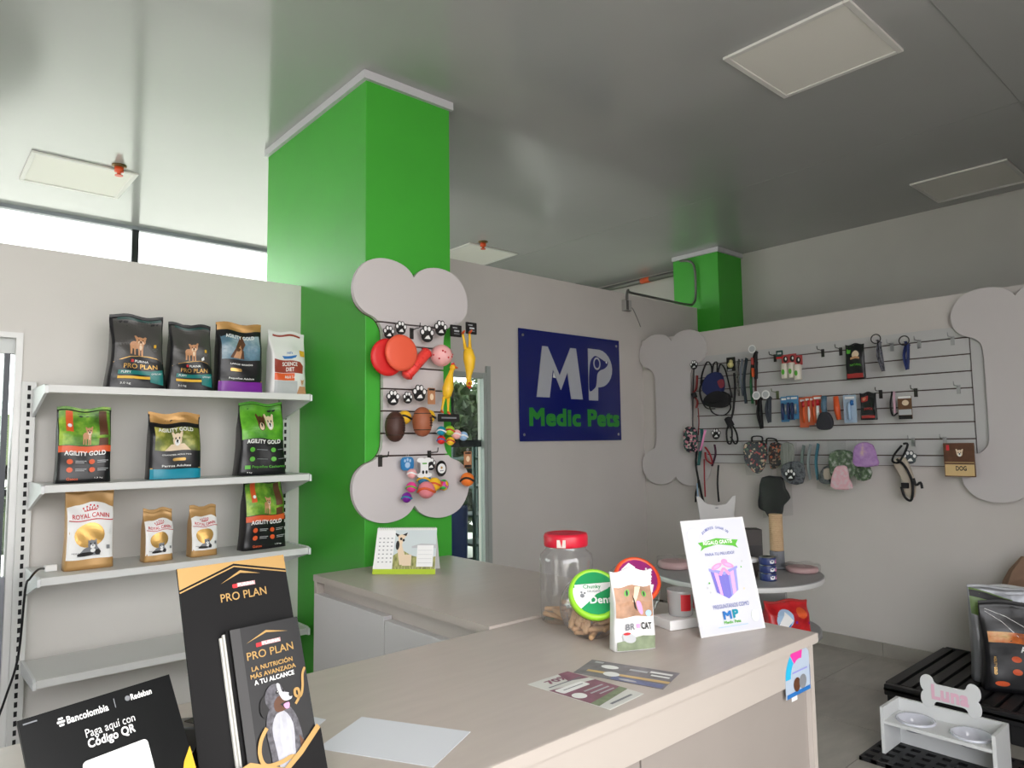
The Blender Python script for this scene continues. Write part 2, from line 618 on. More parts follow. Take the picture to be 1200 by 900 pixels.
# ---- facade behind: dark mullions and glass
fa = structure(MB().box(-3.2, 6.36, 6.50, 6.55, -0.1, 0.12).build('window_1', DARK), 'glazed facade with black mullions')
for x in (-1.8, -0.22, 1.444, 3.1, 4.75):
    MB().box(x - 0.026, x + 0.026, 6.44, 6.5, 0.12, 2.249 if x > 3 else CEIL - 0.03).build('mullion', DARK, fa)
structure(MB().box(3.1, 6.36, 6.40, 6.5, 2.25, CEIL - 0.03).build('wall_rear_light_block', WHITE_WALL))  # wall added above the glass to darken the ceiling there
MB().box(-3.2, 6.36, 6.45, 6.5, 1.10, 1.15).build('transom', DARK, fa)
for a, b in ((-3.2, -1.83), (-1.77, -0.25), (-0.19, 1.415), (1.473, 3.07), (3.13, 4.72), (4.78, 6.36)):
    MB().box(a, b, 6.472, 6.478, 0.12, 2.249 if a > 3.1 else CEIL - 0.03).build('pane', GLASS, fa)
# ---- shop front on the far left side (only its light reaches the picture)
sf = structure(MB().box(-3.25, -3.18, 4.8, 6.5, -0.1, 0.06).build('window_2', DARK), 'glazed shop front')
for y in (4.84, 6.47):
    MB().box(-3.25, -3.19, y - 0.03, y + 0.03, 0.06, CEIL).build('mullion', DARK, sf)

# ---- window in the left partition
w1 = structure(MB().box(-3.2, 0.401, LW - 0.012, LW + 0.1, 1.938, 1.962).box(0.376, 0.401, LW - 0.012, LW + 0.1, 0.0, 1.938).build('window_3', WHITE), 'white framed window beside the shelf')
MB().box(-3.2, 0.376, LW + 0.03, LW + 0.07, 1.872, 1.938).build('roller_blind', mat('pale_blind', (206, 210, 208), 0.6), w1)
MB().box(0.340, 0.362, LW + 0.03, LW + 0.07, 0.55, 1.872).box(-3.2, 0.340, LW + 0.03, LW + 0.07, 1.36, 1.425).build('casement', mat('dark_grey_aluminium', (52, 58, 66), 0.4), w1)
MB().box(-3.2, 0.34, LW + 0.045, LW + 0.05, 1.425, 1.872).build('pane', GLASS, w1)
MB().box(-3.2, 0.34, LW + 0.045, LW + 0.05, 0.9, 1.36).build('pane', GLASS, w1)
MB().box(-3.2, 0.376, LW + 0.02, LW + 0.06, 0.0, 0.9).build('lower_panel', mat('grey_panel', (150, 152, 160), 0.5), w1)

# ---- glass door beside the column
d1 = structure(MB().box(3.148, 3.1745, SW - 0.015, SW + 0.03, 0, 1.95).box(2.2102, 3.148, SW - 0.01, SW + 0.03, 1.91, 1.95).box(3.175, 3.21, SW - 0.02, SW - 0.0003, 0, 2.0).build('door_1', mat('pale_aluminium', (160, 164, 160), 0.35)), 'narrow glass door between column and sign wall')
MB().box(2.2102, 3.148, SW + 0.012, SW + 0.018, 0.02, 1.91).build('pane', GLASS, d1)
MB().box(2.2102, 3.148, SW + 0.019, SW + 0.05, 1.42, 1.47).build('crossbar', DARK, d1)

# ---- outdoors: hill and shrubs seen through the glass
LEAF = mottled('foliage_green', [(0.2, (14, 24, 10)), (0.5, (40, 58, 24)), (0.8, (86, 100, 48))], 3.0, 0.7)
def shrub(name, label, x, y, r, h, n, seed):
    rnd = random.Random(seed)
    t = thing(name, label, 'shrub', (x, y, -0.13))
    MB().tube([(0, 0, 0), (0.05, 0, h * 0.5), (0, 0.05, h * 0.85)], [0.09, 0.06, 0.02], 7, mat('bark', (84, 66, 48), 0.9)).build('stem', None, t)
    mb = MB()
    for _ in range(n):
        u = rnd.random() ** 0.4
        a, e = rnd.uniform(0, 2 * PI), math.asin(rnd.uniform(-1, 1))
        c = Vector((r * u * math.cos(a) * math.cos(e), r * u * math.sin(a) * math.cos(e), h * 0.55 + h * 0.45 * u * math.sin(e)))
        q = Matrix.Rotation(rnd.uniform(0, 6.28), 3, Vector((rnd.uniform(-1, 1), rnd.uniform(-1, 1), rnd.uniform(-1, 1))).normalized())
        s = rnd.uniform(0.07, 0.16)
        mb.add([c + q @ Vector(p) for p in ((-s, 0, 0), (0, -s * .45, s * .1), (s, 0, 0), (0, s * .45, s * .1))], [(0, 1, 2, 3)], LEAF)
    stuff(mb.build('foliage', None, t, recalc=False))
shrub('garden_shrub', 'leafy green shrub seen through the glass door beside the column', 5.6, 8.2, 1.3, 2.5, 6500, 3)
shrub('garden_shrub', 'wide green shrub outside, behind the door shrub to the right', 8.6, 9.6, 1.5, 3.0, 5000, 4)
shrub('garden_shrub', 'low green shrub outside the small window at the left edge', -0.2, 9.5, 1.3, 1.5, 3000, 5)
t = thing('metal_rack', 'dark green metal rack standing behind the glass door', 'rack', (3.95, 5.0, 0))
RK = mat('dark_green_metal', (26, 58, 56), 0.45)
for x in (-0.14, 0.14):
    for y in (-0.15, 0.15):
        MB().box(x - 0.012, x + 0.012, y - 0.012, y + 0.012, 0, 1.42).build('post', RK, t)
for z in (0.3, 0.55, 0.8, 1.05, 1.3):
    MB().box(-0.15, 0.15, -0.16, 0.16, z, z + 0.02).build('shelf', RK, t)
t = thing('storage_bin', 'dark blue tall bin beside the green rack behind the glass door', 'bin', (3.66, 4.95, 0))
MB().lathe([(0.10, 0.0), (0.11, 0.01), (0.125, 0.9), (0.13, 0.91), (0.11, 0.92)], 20).build('bin_body', mat('deep_blue_plastic', (20, 40, 92), 0.45), t)
MB().lathe([(0.128, 0.921), (0.128, 0.95), (0.06, 0.965)], 20).build('lid', mat('deep_green_plastic', (20, 60, 30), 0.45), t)
hill = MB()
hx = [(-40 + 8 * k) for k in range(11)]
hp = [(x, 1.6 + 1.6 * math.sin(x * 0.11 + 1) + 0.7 * math.sin(x * 0.31)) for x in hx]
hill.prism([(-40, -0.4)] + hp + [(40, -0.4)], 45, 55, lambda a, b, t: (a, t, b))
structure(hill.build('hills', mat('hazy_hill', (84, 92, 66), 0.95, var=0.2, scale=0.3)), 'hazy hills beyond the window')

# ================================================================ CEILING FITTINGS
def light_panel(x, y, label):
    t = thing('ceiling_light', label, 'light', (x, y, CEIL), 0, 'square flush ceiling lights')
    fr = MB()
    s, w = 0.305, 0.028
    for a, b, c, d in ((-s, s, -s, -s + w), (-s, s, s - w, s), (-s, -s + w, -s + w, s - w), (s - w, s, -s + w, s - w)):
        fr.box(a, b, c, d, -0.014, -0.0005)
    fr.build('frame', mat('light_frame_white', (226, 224, 220), 0.45), t, bevel=0.003)
    MB().box(-s + w, s - w, -s + w, s - w, -0.009, -0.0005).build('diffuser', mat('light_diffuser', (240, 237, 230), 0.55), t)
light_panel(3.27, 1.465, 'large square ceiling light at the upper right of the picture')
light_panel(0.86, 5.465, 'square ceiling light above the sky slit, left of the column')
light_panel(5.865, 1.52, 'dim square ceiling light against the far right wall')
light_panel(4.25, 5.36, 'square ceiling light half hidden behind the sign wall')

def sprinkler(x, y, label):
    t = thing('fire_sprinkler', label, 'sprinkler', (x, y, CEIL))
    MB().lathe([(0.045, -0.0005), (0.045, -0.008), (0.03, -0.016)], 16).build('escutcheon', mat('dull_brass', (120, 96, 60), 0.4, 0.6), t)
    MB().lathe([(0.028, -0.016), (0.028, -0.045), (0.012, -0.05), (0.012, -0.065), (0.025, -0.068), (0.025, -0.072)], 14).build('orange_cap', mat('orange_cap', (226, 84, 40), 0.4), t)
sprinkler(1.03, 5.09, 'orange capped ceiling sprinkler beside the left ceiling light')
sprinkler(4.03, 4.96, 'orange capped ceiling sprinkler above the sign wall')

# pipe along the far wall, conduit and box over the sign wall
t = thing('service_pipe', 'grey steel pipe with an orange band running under the ceiling', 'pipe', (6.30, 5.4, 3.26))
PIPE = mat('galvanised_pipe', (120, 120, 116), 0.4, 0.6)
MB().tube([(0, -1.19, 0), (0, 1.0, 0)], 0.03, 12).build('pipe', PIPE, t)
MB().tube([(0, -0.62, 0), (0, -0.5, 0)], 0.033, 12).build('orange_band', PORANGE, t)
t = thing('electrical_conduit', 'thin steel conduit bending over the sign wall towards the far column', 'conduit', (5.3, 3.89, 2.76))
MB().tube(spline([(-0.532, -0.02, -0.075), (-0.53, -0.02, -0.02), (-0.49, 0.0, 0.02), (-0.42, 0.03, 0.012), (0.0, 0.03, 0.008), (0.45, 0.03, 0.008), (0.55, 0.03, 0.03), (0.596, 0.03, 0.12), (0.596, 0.03, 0.38), (0.596, 0.08, 0.47), (0.596, 0.2, 0.5)], 5, False), 0.012, 8).build('conduit_tube', PIPE, t)
t = thing('junction_box', 'small grey electrical box with a thin cable near the top of the sign wall', 'junction box', (4.76, SW, 2.63))
MB().box(-0.035, 0.045, -0.05, -0.0005, -0.045, 0.05).build('box_body', mat('box_grey', (168, 166, 162), 0.4), t, bevel=0.004)
MB().box(-0.03, 0.0, -0.053, -0.05, -0.04, 0.045).build('cover', mat('dark_cover', (86, 84, 82), 0.5), t)
MB().tube(spline([(0.045, -0.03, 0.0), (0.1, -0.02, -0.02), (0.17, -0.012, -0.1), (0.208, -0.012, -0.165)], 5, False), 0.004, 6).build('cable', mat('thin_cable', (150, 146, 142), 0.5), t)

# ================================================================ COUNTERS
CT = 0.861
t = thing('shop_counter', 'long greige front counter with cream edge, nearest to the viewer', 'counter', (0.9, 1.39, 0))
MB().box(-0.5, 2.125, 1.028, 1.755, CT - 0.028, CT).build('worktop', CTOP, t, world=True, bevel=0.002)
MB().box(-0.5, 2.1255, 1.0265, 1.028, CT - 0.0275, CT - 0.0005).box(2.125, 2.1265, 1.0265, 1.755, CT - 0.0275, CT - 0.0005).build('edge_band', CEDGE, t, world=True)
MB().box(-0.5, 2.09, 1.042, 1.06, 0.735, CT - 0.0282).build('apron', CEDGE, t, world=True)
MB().box(2.0905, 2.113, 1.04, 1.745, 0.0, CT - 0.0282).build('end_panel', CBODY, t, world=True)
MB().box(2.0905, 2.113, 1.0385, 1.04, 0.0, CT - 0.0282).build('end_panel_edge', CEDGE, t, world=True)
MB().box(1.303, 2.09, 1.054, 1.07, 0.06, 0.7345).build('front_panel', mat('dark_front_board', (146, 138, 131), 0.5, var=0.02, scale=5), t, world=True)  # front panels in a darker tone than the other counter boards
MB().box(-0.5, 1.299, 1.056, 1.07, 0.06, 0.7345).build('front_panel', mat('dark_front_board', (146, 138, 131), 0.5, var=0.02, scale=5), t, world=True)
MB().box(-0.5, 2.09, 1.10, 1.12, 0.0, 0.06).build('plinth', CBODY, t, world=True)
MB().box(-0.5, 1.40, 1.70, 1.716, 0.0, CT - 0.0282).build('back_panel', CBODY, t, world=True)

BT = 0.869
t = thing('drawer_counter', 'greige low cabinet with two pale doors joining the counter to the column', 'cabinet', (1.81, 2.38, 0))
MB().box(1.437, 2.187, 1.7575, 3.0025, BT - 0.028, BT).build('worktop', CTOP, t, world=True, bevel=0.002)
MB().box(1.4355, 1.437, 1.7575, 3.0025, BT - 0.0275, BT - 0.0005).box(1.4355, 2.187, 1.756, 1.7575, BT - 0.0275, BT - 0.0005).build('edge_band', CEDGE, t, world=True)
MB().box(1.475, 2.17, 1.765, 2.975, 0.06, BT - 0.0282).build('carcass', CBODY, t, world=True)
MB().box(1.439, 2.17, 2.9755, 3.0, 0.0, BT - 0.0282).build('side_panel', CEDGE, t, world=True)
MB().box(1.437, 1.474, 2.398, 2.9945, 0.07, 0.788).build('door', CDOOR, t, world=True, bevel=0.002)
MB().box(1.437, 1.474, 1.80, 2.393, 0.07, 0.775).build('door', CDOOR, t, world=True, bevel=0.002)

# ================================================================ WALL SHELF
SB = LW - 0.0005
t = thing('wall_shelf', 'white steel wall shelf with four boards and slotted uprights', 'shelf', (1.01, 3.6, 0))
SLOT = mat('slot_dark', (16, 16, 18), 0.8)
for x in (0.428, 1.597):
    u = MB().box(x - 0.027, x + 0.027, 3.70, SB, 0.0, 1.745).build('upright', STEEL, t, world=True, bevel=0.002)
    s = MB()
    z = 0.10
    while z < 1.735:
        s.box(x - 0.006, x + 0.006, 3.6985, 3.7005, z - 0.011, z + 0.011)
        z += 0.0385
    stuff(s.build('slot', SLOT, u, world=True))
for k, z in enumerate((1.708, 1.303, 0.938, 0.545)):
    s = MB().box(0.452, 1.573, 3.35, 3.6985, z - 0.004, z).box(0.452, 1.573, 3.35, 3.356, z - 0.03, z - 0.004).box(0.452, 1.573, 3.356, 3.39, z - 0.03, z - 0.026)
    sh = s.build('shelf_board', STEEL, t, world=True)
    for x in (0.440, 1.5745):
        prof = [(3.6975, z + 0.004), (3.375, z + 0.004), (3.345, z - 0.004), (3.345, z - 0.034), (3.375, z - 0.036), (3.6975, z - 0.12)]
        if k == 3:
            prof[-1] = (3.6975, z - 0.05)
        MB().prism(prof, x, x + 0.011, lambda a, b, c: (c, a, b)).build('bracket', mat('bracket_white', (224, 226, 226), 0.35), sh, world=True)

# ================================================================ BAGS
def bag(name, label, loc, w, h, d, body, items, rz=0.0, waist=0.03, top=None, topm=None, seed=0, group='pet food bags on the wall shelf', lean=0.0, cat='bag', bulge=0.02, seal=True, squash=0.0):
    rnd = random.Random(seed)
    ph = [rnd.uniform(0, 6.28) for _ in range(6)]
    nexp = 5.0
    def dep(tt):
        if tt < 0.62:
            return d / 2 * (1 - 0.12 * (tt / 0.62) ** 2 + bulge * math.sin(PI * tt / 0.62))
        q = min(1, (tt - 0.62) / 0.33)
        return d / 2 * (0.88 * (1 - q * q * (3 - 2 * q)) + 0.03)
    def wid(tt):
        return w / 2 * (1 - waist * math.sin(PI * min(1, tt * 1.05)) + 0.012 * math.sin(7 * tt + ph[0]) - squash * tt)
    def wr(x, z):
        return 0.0022 * math.sin(38 * x / w * 0.25 + ph[1] + 16 * z) + 0.0022 * math.sin(30 * z - 18 * x + ph[2]) + 0.0014 * math.sin(70 * z + 44 * x + ph[3])
    def topz(x):
        return h + 0.006 * math.sin(9 * x / w + ph[4]) - 0.003
    def surf(x, z, e):
        tt = max(0.0, min(1.0, z / h))
        a, b = wid(tt), dep(tt)
        q = min(0.985, abs(x) / (w / 2))
        y = -b * (1 - q ** nexp) ** (1 / nexp)
        k = min(1, tt * 6) * min(1, (1 - tt) * 14 + 0.15)
        return Vector((x * a / (w / 2), y - e + wr(x, z) * k - 0.0003 + lean * z, z * topz(x) / h))
    t = thing(name, label, cat, loc, rz, group)
    N, L = 13, 18
    vs_, fs = [], []
    for j in range(L + 1):
        z = h * j / L
        ring = []
        for i in range(N):
            x = w / 2 * math.sin((i / (N - 1) - 0.5) * PI) * 0.985
            ring.append(surf(x, z, 0))
        tt = z / h
        for i in range(N - 1, -1, -1):
            x = w / 2 * math.sin((i / (N - 1) - 0.5) * PI) * 0.985
            q = abs(x) / (w / 2)
            y = dep(tt) * (1 - min(.985, q) ** nexp) ** (1 / nexp)
            ring.append(Vector((x * wid(tt) / (w / 2), y + lean * z, z * topz(x) / h)))
        # side gussets fold inwards
        gi = 0.10 * d * math.sin(PI * tt)
        ring[N - 1].x -= gi * 0.3; ring[N].x -= gi * 0.3
        ring[0].x += gi * 0.3; ring[-1].x += gi * 0.3
        vs_ += ring
    K = 2 * N
    for j in range(L):
        for i in range(K):
            q = (i + 1) % K
            fs.append((j * K + i, j * K + q, (j + 1) * K + q, (j + 1) * K + i))
    fs.append(tuple(range(K - 1, -1, -1)))
    fs.append(tuple(range(L * K, (L + 1) * K)))
    MB().add(vs_, fs, body, True).build('bag_body', None, t)
    if seal:
        b = MB()
        pr = [surf(w / 2 * (2 * i / 12 - 1) * 0.98, h, 0) for i in range(13)]
        b.add([p + Vector((0, -0.0015, -0.003)) for p in pr] + [p + Vector((0, -0.0015, 0.009)) for p in pr] + [p + Vector((0, 0.004, -0.003)) for p in pr] + [p + Vector((0, 0.004, 0.009)) for p in pr],
              [(i, i + 1, 14 + i, 13 + i) for i in range(12)] + [(26 + i, 27 + i, 40 + i, 39 + i) for i in range(12)] + [(13 + i, 14 + i, 40 + i, 39 + i) for i in range(12)])
        b.build('top_seal', topm or body, t)
    prints(t, surf, w / 2, h, items, 0.018, 0.0012, 0.0003)
    return t

S3 = 0.938
def pro_bag(loc, label, seed, w, h, mark):
    it = [('picture_panel', BAGGREY, ('rect', 0.03, 0.66, 1.78, 0.62)),
          ('top_band', mat('deep_green_film', (10, 62, 58), 0.35), ('rect', 0.1, 0.965, 1.6, 0.035)),
          ('front_arc', BAGBLK, ('poly', [(-0.88, 0.0), (0.94, 0.0), (0.94, 0.36), (0.7, 0.42), (0.4, 0.45), (0.1, 0.45), (-0.3, 0.43), (-0.6, 0.4), (-0.88, 0.36)])),
          ('arc_line', GOLD, ('band', [(-0.88, 0.36), (-0.6, 0.4), (-0.3, 0.435), (0.1, 0.455), (0.4, 0.455), (0.7, 0.425), (0.94, 0.365)], 0.012))]
    def sc(items):      # the dog picture: x is stretched because a unit of x is half the width
        return items
    dog = pet(0, 0, 1.0, PTAN, PBROWN, PCREAM)
    for n_, m_, s_ in dog:
        it.append((n_, m_, ('poly', [(0.0 + x * 0.62, 0.59 + y * 0.26) for x, y in s_[1]])))
    it += [('side_print', PYELL, ('rect', 0.62, 0.60, 0.1, 0.045, 0.02)), ('side_print', GREY, ('text', 'RAZAS\nPEQ', 0.62, 0.545, 0.2)),
           ('logo_mark', PRED, ('rect', -0.22, 0.38, 0.1, 0.036, 0.01)), ('lettering', PWHITE, ('text', 'PURINA', 0.12, 0.378, 0.5, 0.033, 0.02)),
           ('lettering', GOLD, ('text', 'PRO PLAN', 0.08, 0.31, 1.2, 0.062, 0.008)),
           ('teal_band', PTEAL, ('rect', -0.14, 0.225, 1.1, 0.055)), ('teal_band', PTEAL, ('poly', [(0.41, 0.1), (0.86, 0.06), (0.86, 0.27), (0.41, 0.25)])),
           ('lettering', PWHITE, ('text', 'PUPPY', -0.42, 0.228, 0.34, 0.03)), ('lettering', PWHITE, ('text', 'OPTISTART', 0.64, 0.215, 0.36, 0.022)),
           ('yellow_band', PYELL, ('rect', -0.14, 0.158, 1.1, 0.036)), ('lettering', PWHITE, ('text', '3.0 kg', -0.42, 0.075, 0.34, 0.034))]
    if mark:
        it.append(('price_tag', BRIGHT, ('poly', [(0.42, 0.45), (0.54, 0.47), (0.52, 0.515), (0.4, 0.49)])))
    return bag('pet_food_bag', label, loc, w, h, 0.10, BAGBLK, it, seed=seed, waist=0.06, squash=0.1)
pro_bag((0.800, 3.50, 1.709), 'charcoal dog food bag with tan puppy, leftmost on the top shelf board', 1, 0.248, 0.335, False)
pro_bag((1.03, 3.50, 1.709), 'charcoal dog food bag with tan puppy and white price tag, second on top board', 2, 0.215, 0.318, True)

def word(s, y, w, h, m=None, b=0.02, x=0.0):
    return ('lettering', m or PWHITE, ('text', s, x, y, w, h, b))
def dogface(cx, cy, s, body, dark, light, kx=0.62, ky=0.5):
    return [(n_, m_, ('poly', [(cx + (x - 0.12) * s * kx, cy + (y - 0.27) * s * ky) for x, y in sh[1]])) for n_, m_, sh in pet(0, 0, 1.0, body, dark, light, True)]
def dogbody(cx, cy, s, body, dark, light, kx=0.9, ky=0.5):
    return [(n_, m_, ('poly', [(cx + x * s * kx, cy + y * s * ky) for x, y in sh[1]])) for n_, m_, sh in pet(0, 0, 1.0, body, dark, light)]
BOKEH = mottled('leaf_picture', [(0.25, (24, 52, 14)), (0.5, (96, 150, 44)), (0.7, (168, 200, 72))], 16, 0.4)
BOKEH2 = mottled('autumn_picture', [(0.25, (28, 34, 18)), (0.5, (112, 122, 44)), (0.72, (214, 206, 110))], 14, 0.4)
SKYPIC = mottled('stormy_sky_picture', [(0.25, (40, 56, 70)), (0.5, (96, 130, 150)), (0.75, (190, 204, 210))], 9, 0.4)

# purple banded bag
it = [('picture_panel', SKYPIC, ('rect', 0, 0.66, 1.7, 0.36)), ('dark_band', BAGBLK, ('poly', [(-0.9, 0.8), (-0.4, 0.84), (0.3, 0.86), (0.9, 0.84), (0.9, 0.92), (-0.9, 0.92)]))]
it += [('dog_picture', PBROWN, ('poly', [(-0.5, 0.5), (-0.3, 0.62), (-0.1, 0.76), (0.0, 0.83), (0.12, 0.86), (0.14, 0.78), (0.2, 0.72), (0.1, 0.66), (0.12, 0.5)])),
       ('dog_picture', PTAN, ('poly', [(-0.36, 0.5), (-0.2, 0.62), (-0.02, 0.7), (0.02, 0.6), (-0.05, 0.5)]))]
it += [word('AGILITY GOLD', 0.82, 1.25, 0.055, b=0.03), word('LARGE BREEDS', 0.415, 1.0, 0.022), ('label_pill', GOLD, ('rect', -0.25, 0.33, 0.48, 0.045, 0.05)),
       word('Pequeños Adultos', 0.205, 1.1, 0.034), ('purple_band', PPURP, ('rect', 0.0, 0.085, 1.92, 0.155)), ('gold_line', GOLD, ('band', [(-0.95, 0.165), (0.95, 0.175)], 0.02)),
       ('gold_top', FOILGOLD, ('rect', 0, 0.955, 1.9, 0.085))]
bag('pet_food_bag', 'black and purple dog food bag with kraft gold top on the top board', (1.262, 3.50, 1.709), 0.225, 0.345, 0.10, BAGBLK, it, seed=3, topm=FOILGOLD, waist=0.02)
# white bag with brick red panel
it = [('red_line', mat('brick_red_print', (150, 58, 44), 0.45), ('rect', 0, 0.965, 1.5, 0.03)),
      ('blue_emblem', PBLUE, ('poly', [(-0.42, 0.63), (-0.3, 0.58), (0.1, 0.575), (0.35, 0.6), (0.42, 0.64), (0.1, 0.62), (-0.1, 0.62)])),
      ('lettering', PBLUE, ('text', "Hill's", 0.0, 0.672, 0.3, 0.04, 0.02)),
      ('red_panel', mat('brick_red_print', (150, 58, 44)), ('poly', [(-0.85, 0.35), (0.72, 0.35), (0.78, 0.48), (0.6, 0.54), (-0.85, 0.565)])),
      ('orange_panel', PORANGE, ('rect', -0.3, 0.285, 1.1, 0.115)), ('silver_panel', PGREY, ('rect', -0.22, 0.12, 1.25, 0.2)),
      word("SCIENCE\nDIET", 0.45, 0.85, 0.15), word('Adult 1-6', 0.285, 0.6, 0.05), ('yellow_tag', PYELL, ('rect', 0.74, 0.685, 0.3, 0.1))]
it += dogface(0.68, 0.20, 0.4, PTAN, PBROWN, PCREAM) + [('dog_picture', PTAN, ('poly', [(0.35, 0.01), (0.92, 0.01), (0.86, 0.14), (0.5, 0.14)]))]
bag('pet_food_bag', 'white dog food bag with brick red panel, rightmost on the top board', (1.505, 3.49, 1.709), 0.2, 0.325, 0.09, BAGWHT, it, seed=4, topm=BAGWHT, waist=0.03, rz=R(4))

# second board
def agility_orange(loc, label, w, h, seed, rz=0, squash=0.0):
    it = [('picture_panel', BOKEH, ('rect', 0, 0.74, 1.84, 0.47)), ('picture_trunk', PBROWN, ('poly', [(0.5, 0.5), (0.86, 0.5), (0.8, 0.97), (0.52, 0.97)])),
          ('red_flag', PORANGE, ('rect', -0.55, 0.83, 0.26, 0.28))] + dogbody(0.1, 0.64, 0.5, PTAN, PDARK, PCREAM, 0.75, 0.5)
    it += [('orange_band', PORANGE, ('rect', 0.0, 0.455, 1.9, 0.085)), word('AGILITY GOLD', 0.40, 1.5, 0.062, b=0.035),
           ('flag_logo', PWHITE, ('ell', -0.55, 0.77, 0.08, 0.025))]
    for xx, yy in ((-0.55, 0.285), (0.25, 0.285), (-0.55, 0.175), (0.25, 0.175)):
        it += [('orange_dot', PORANGE, ('ell', xx, yy, 0.11, 0.035)), ('small_print', PGREY, ('rect', xx + 0.4, yy + 0.01, 0.4, 0.008)), ('small_print', PGREY, ('rect', xx + 0.36, yy - 0.012, 0.32, 0.008))]
    it += [('lettering', PORANGE, ('text', 'Gatos', -0.45, 0.055, 0.4, 0.035, 0.02)), ('lettering', PWHITE, ('text', '1.5 kg', 0.5, 0.06, 0.3, 0.025))]
    return bag('pet_food_bag', label, loc, w, h, 0.09, BAGBLK, it, seed=seed, seal=True, topm=BOKEH, rz=rz, squash=squash)
agility_orange((0.607, 3.50, 1.304), 'black and orange bag with leafy picture, leftmost on the second board', 0.21, 0.315, 5)
it = [('picture_panel', BOKEH2, ('rect', 0.06, 0.62, 1.72, 0.36)), ('gold_top', FOILGOLD, ('rect', 0, 0.93, 1.86, 0.12))]
it += [('dog_picture', PCREAM, ('poly', [(-0.45, 0.44), (-0.2, 0.54), (0.3, 0.54), (0.55, 0.44)]))] + dogface(0.04, 0.61, 0.95, PCREAM, PDARK, PWHITE)
it += [word('AGILITY GOLD', 0.765, 1.35, 0.06, b=0.03), word('GRANDES ADULTOS', 0.375, 1.1, 0.02), ('label_pill', GOLD, ('rect', 0.1, 0.30, 0.5, 0.045, 0.06)),
       word('Perros Adultos', 0.205, 1.1, 0.034), ('turquoise_band', PTURQ, ('rect', 0.0, 0.08, 1.92, 0.15)), ('gold_line', GOLD, ('band', [(-0.95, 0.16), (0.95, 0.17)], 0.02))]
bag('pet_food_bag', 'black and turquoise dog food bag with gold top, middle of second board', (0.972, 3.50, 1.304), 0.232, 0.298, 0.10, BAGBLK, it, seed=6, topm=FOILGOLD)
it = [('picture_panel', mottled('lawn_picture', [(0.3, (44, 120, 24)), (0.7, (112, 190, 52))], 14, 0.35), ('poly', [(-0.93, 0.5), (0.0, 0.52), (0.93, 0.48), (0.93, 0.985), (-0.93, 0.985)]))]
it += dogface(-0.08, 0.73, 0.95, PBROWN, PDARK, PCREAM) + dogface(0.3, 0.75, 0.95, PCREAM, PDARK, PWHITE)
it += [word('AGILITY GOLD', 0.47, 1.5, 0.058, b=0.035)]
for xx, yy in ((-0.5, 0.355), (0.4, 0.355), (-0.5, 0.225), (0.4, 0.225)):
    it += [('green_dot', PGREEN, ('ell', xx, yy, 0.11, 0.033)), ('small_print', GREY, ('rect', xx + 0.42, yy, 0.45, 0.008))]
it += [('green_chip', PGREEN, ('rect', -0.68, 0.115, 0.22, 0.05)), ('lettering', PGREEN, ('text', 'Pequeños Cachorros', 0.2, 0.115, 1.4, 0.046, 0.01)), word('2 kg', 0.04, 0.2, 0.022, x=-0.6)]
bag('pet_food_bag', 'green topped black puppy food bag, rightmost on the second board', (1.382, 3.51, 1.304), 0.248, 0.358, 0.11, BAGBLK, it, seed=7, topm=PGREEN, squash=0.1)

